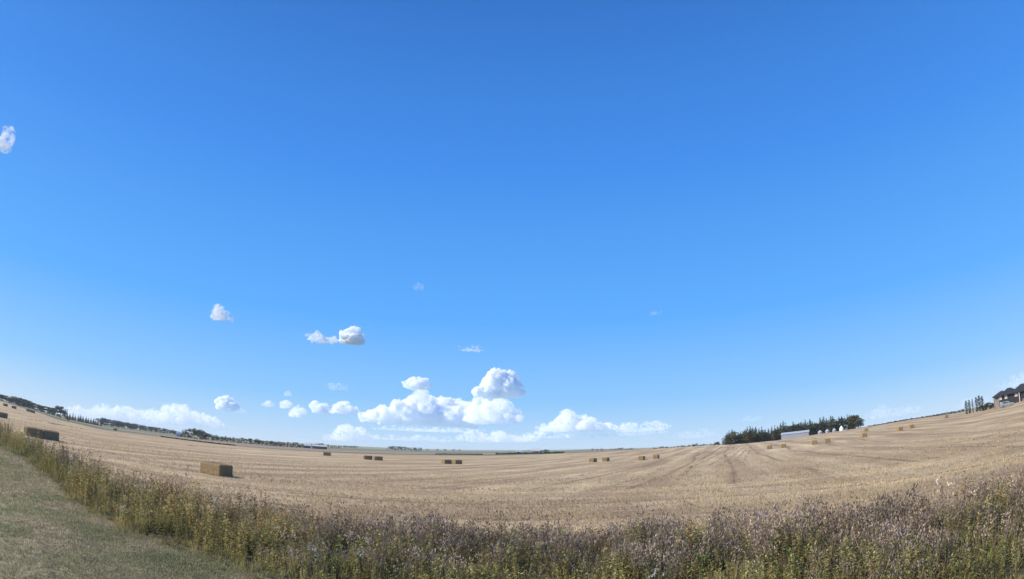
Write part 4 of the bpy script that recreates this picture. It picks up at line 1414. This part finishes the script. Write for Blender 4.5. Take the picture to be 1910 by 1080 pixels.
CL = [
 (390, 568, 434, 597, 'small torn cloud high on the left, above all the others there', [.3, .9, .8, .6, .5, .3], .07),
 (568, 613, 633, 639, 'thin flat tail of cloud touching the left of a round puff', [.35, .5, .8, .4, .35, .5, .6], .085),
 (632, 613, 677, 642, 'round bright puff of cloud with a flat tail at its left', [.4, .9, 1, .95, .6], .25),
 (768, 523, 792, 541, 'faint wisp of cloud highest in the middle of the sky', [.4, .8, .6], .02),
 (1208, 574, 1237, 588, 'faint lone wisp of cloud in the right half of the sky', [.5, .8, .5], .025),
 (854, 641, 903, 656, 'small flat pale cloud above the big round one', [.3, .6, .9, .9, .7], .05),
 (605, 711, 649, 728, 'faint ragged cloud above two small round puffs', [.5, 1, .7, .9, .6], .03),
 (750, 702, 801, 726, 'small heaped cloud above the left of the big cloud bank', [.5, .8, 1, .9, .6], .16),
 (762, 722, 800, 750, 'small loose cloud linking the heaped cloud to the bank below', [.4, .6, .9, .7], .06),
 (884, 696, 968, 741, 'big round white cloud above the right end of the cloud bank', [.3, .45, .9, 1, .95, .7], .22),
 (404, 740, 443, 767, 'compact white puff of cloud alone at the left', [.7, .9, 1, .8, .5], .2),
 (436, 759, 456, 770, 'scrap of cloud at the right foot of the lone left puff', [.5, .9, .5], .06),
 (487, 747, 511, 759, 'tiny cloud between the lone left puff and the next pair', [.5, 1, .6], .08),
 (522, 745, 543, 762, 'small cloud at the upper left of a stepped pair', [.6, 1, .7], .12),
 (537, 754, 566, 779, 'small cloud at the lower right of a stepped pair', [.5, .9, .8], .12),
 (580, 748, 616, 772, 'left one of two neighbouring small round puffs', [.8, 1, .8, .5], .16),
 (616, 747, 668, 772, 'right one of two neighbouring small round puffs', [.4, .8, 1, .8, .4], .14),
 (530, 727, 543, 739, 'tiny speck of cloud above the stepped pair', [.5, 1, .5], .04),
 (672, 742, 905, 793, 'largest cloud bank, heaped white above a grey base over the horizon', [.25, .45, .6, .65, .9, 1, .95, .9, .95, .8, .5], .14),
 (868, 741, 975, 790, 'right shoulder of the largest cloud bank, loosely piled', [.5, .95, .7, .95, .85, .6, .4], .08),
 (619, 790, 706, 824, 'low heaped cloud left of and under the largest bank', [.3, .9, .7, .75, .5, .4], .06),
 (690, 792, 905, 806, 'thin flat cloud layer right under the largest bank', [.5, .8, .7, .9, .8, .7, .5], .06),
 (700, 806, 870, 824, 'flat pale cloud layer low under the left of the largest bank', [.4, .7, .5, .8, .6, .7, .4], .035),
 (850, 797, 1010, 826, 'flat pale cloud layer low under the right of the largest bank', [.4, .8, .6, .8, .5, .6, .4], .04),
 (1000, 769, 1150, 805, 'second cloud bank, peaked, right of the largest one', [.15, .35, .6, 1, .95, .75, .5, .4, .2], .1),
 (968, 796, 1245, 817, 'flat pale cloud layer spread under the second bank', [.4, .7, .8, .7, .9, .7, .8, .6, .7, .4], .04),
 (1140, 782, 1250, 806, 'pale cloud trailing off to the right of the second bank', [.5, .8, .7, .9, .5], .05),
 (1240, 796, 1345, 818, 'faint low cloud left of the spruce grove', [.4, .7, .8, .5], .02),
 (88, 748, 215, 784, 'low cloud heap over the spruce row on the left horizon', [.2, .4, .6, .5, .9, .7], .06),
 (208, 758, 312, 788, 'low cloud heap in the middle of the left horizon', [.5, .9, .6, .7, .9, .5], .06),
 (300, 757, 420, 794, 'right-hand low cloud heap of the left horizon', [.7, .9, .8, .6, .5, .2], .08),
 (-8, 238, 17, 281, 'ragged white cloud at the left edge high in the sky', [.6, 1, .7, .5], .05),
 (1618, 752, 1722, 778, 'faint cloud on the right horizon beyond the grove', [.6, .9, .6, .8, .4], .022),
 (1780, 735, 1850, 758, 'faint cloud left of the dark house', [.4, .7, .6, .4], .02),
 (1860, 700, 1925, 722, 'small faint cloud above the dark house', [.4, .7, 1, .9], .03),
 (1378, 770, 1422, 786, 'faint scrap of cloud above the left of the grove', [.4, .8, .6], .02),
 (598, 808, 626, 822, 'tiny cloud low over the farm sheds', [.5, .9, .6], .05),
]
for i, (x0, y0, x1, y1, lab, prof, od) in enumerate(CL):
    # dense heaps keep their outline; thin ones are torn into shreds
    er = .415 if od > .13 else .435 if od > .09 else .455 if od > .055 else .475 if od > .03 else .50
    cloud(x0, y0, x1, y1, lab, prof, max(od * 2.2, .15 if od > .03 else .06), seed=i * 7, rough=1.1 if od > .055 else .5, er=er)

# ------------------------------------------------------------------ the air over the plain
def haze():
    b = MB().box(-6400, 6400, -6400, 6400, -75, 45)
    g = G('thin_haze')
    v = g.n('ShaderNodeVolumePrincipled')
    v.inputs['Color'].default_value = (.80, .90, 1.0, 1)
    v.inputs['Density'].default_value = 0.00010
    v.inputs['Anisotropy'].default_value = 0.0
    g.nt.links.new(v.outputs[0], g.out.inputs['Volume'])
    o = b.build('haze', g.m)
    tag(o, 'thin pale haze lying over the whole plain', 'haze', kind='stuff')
haze()
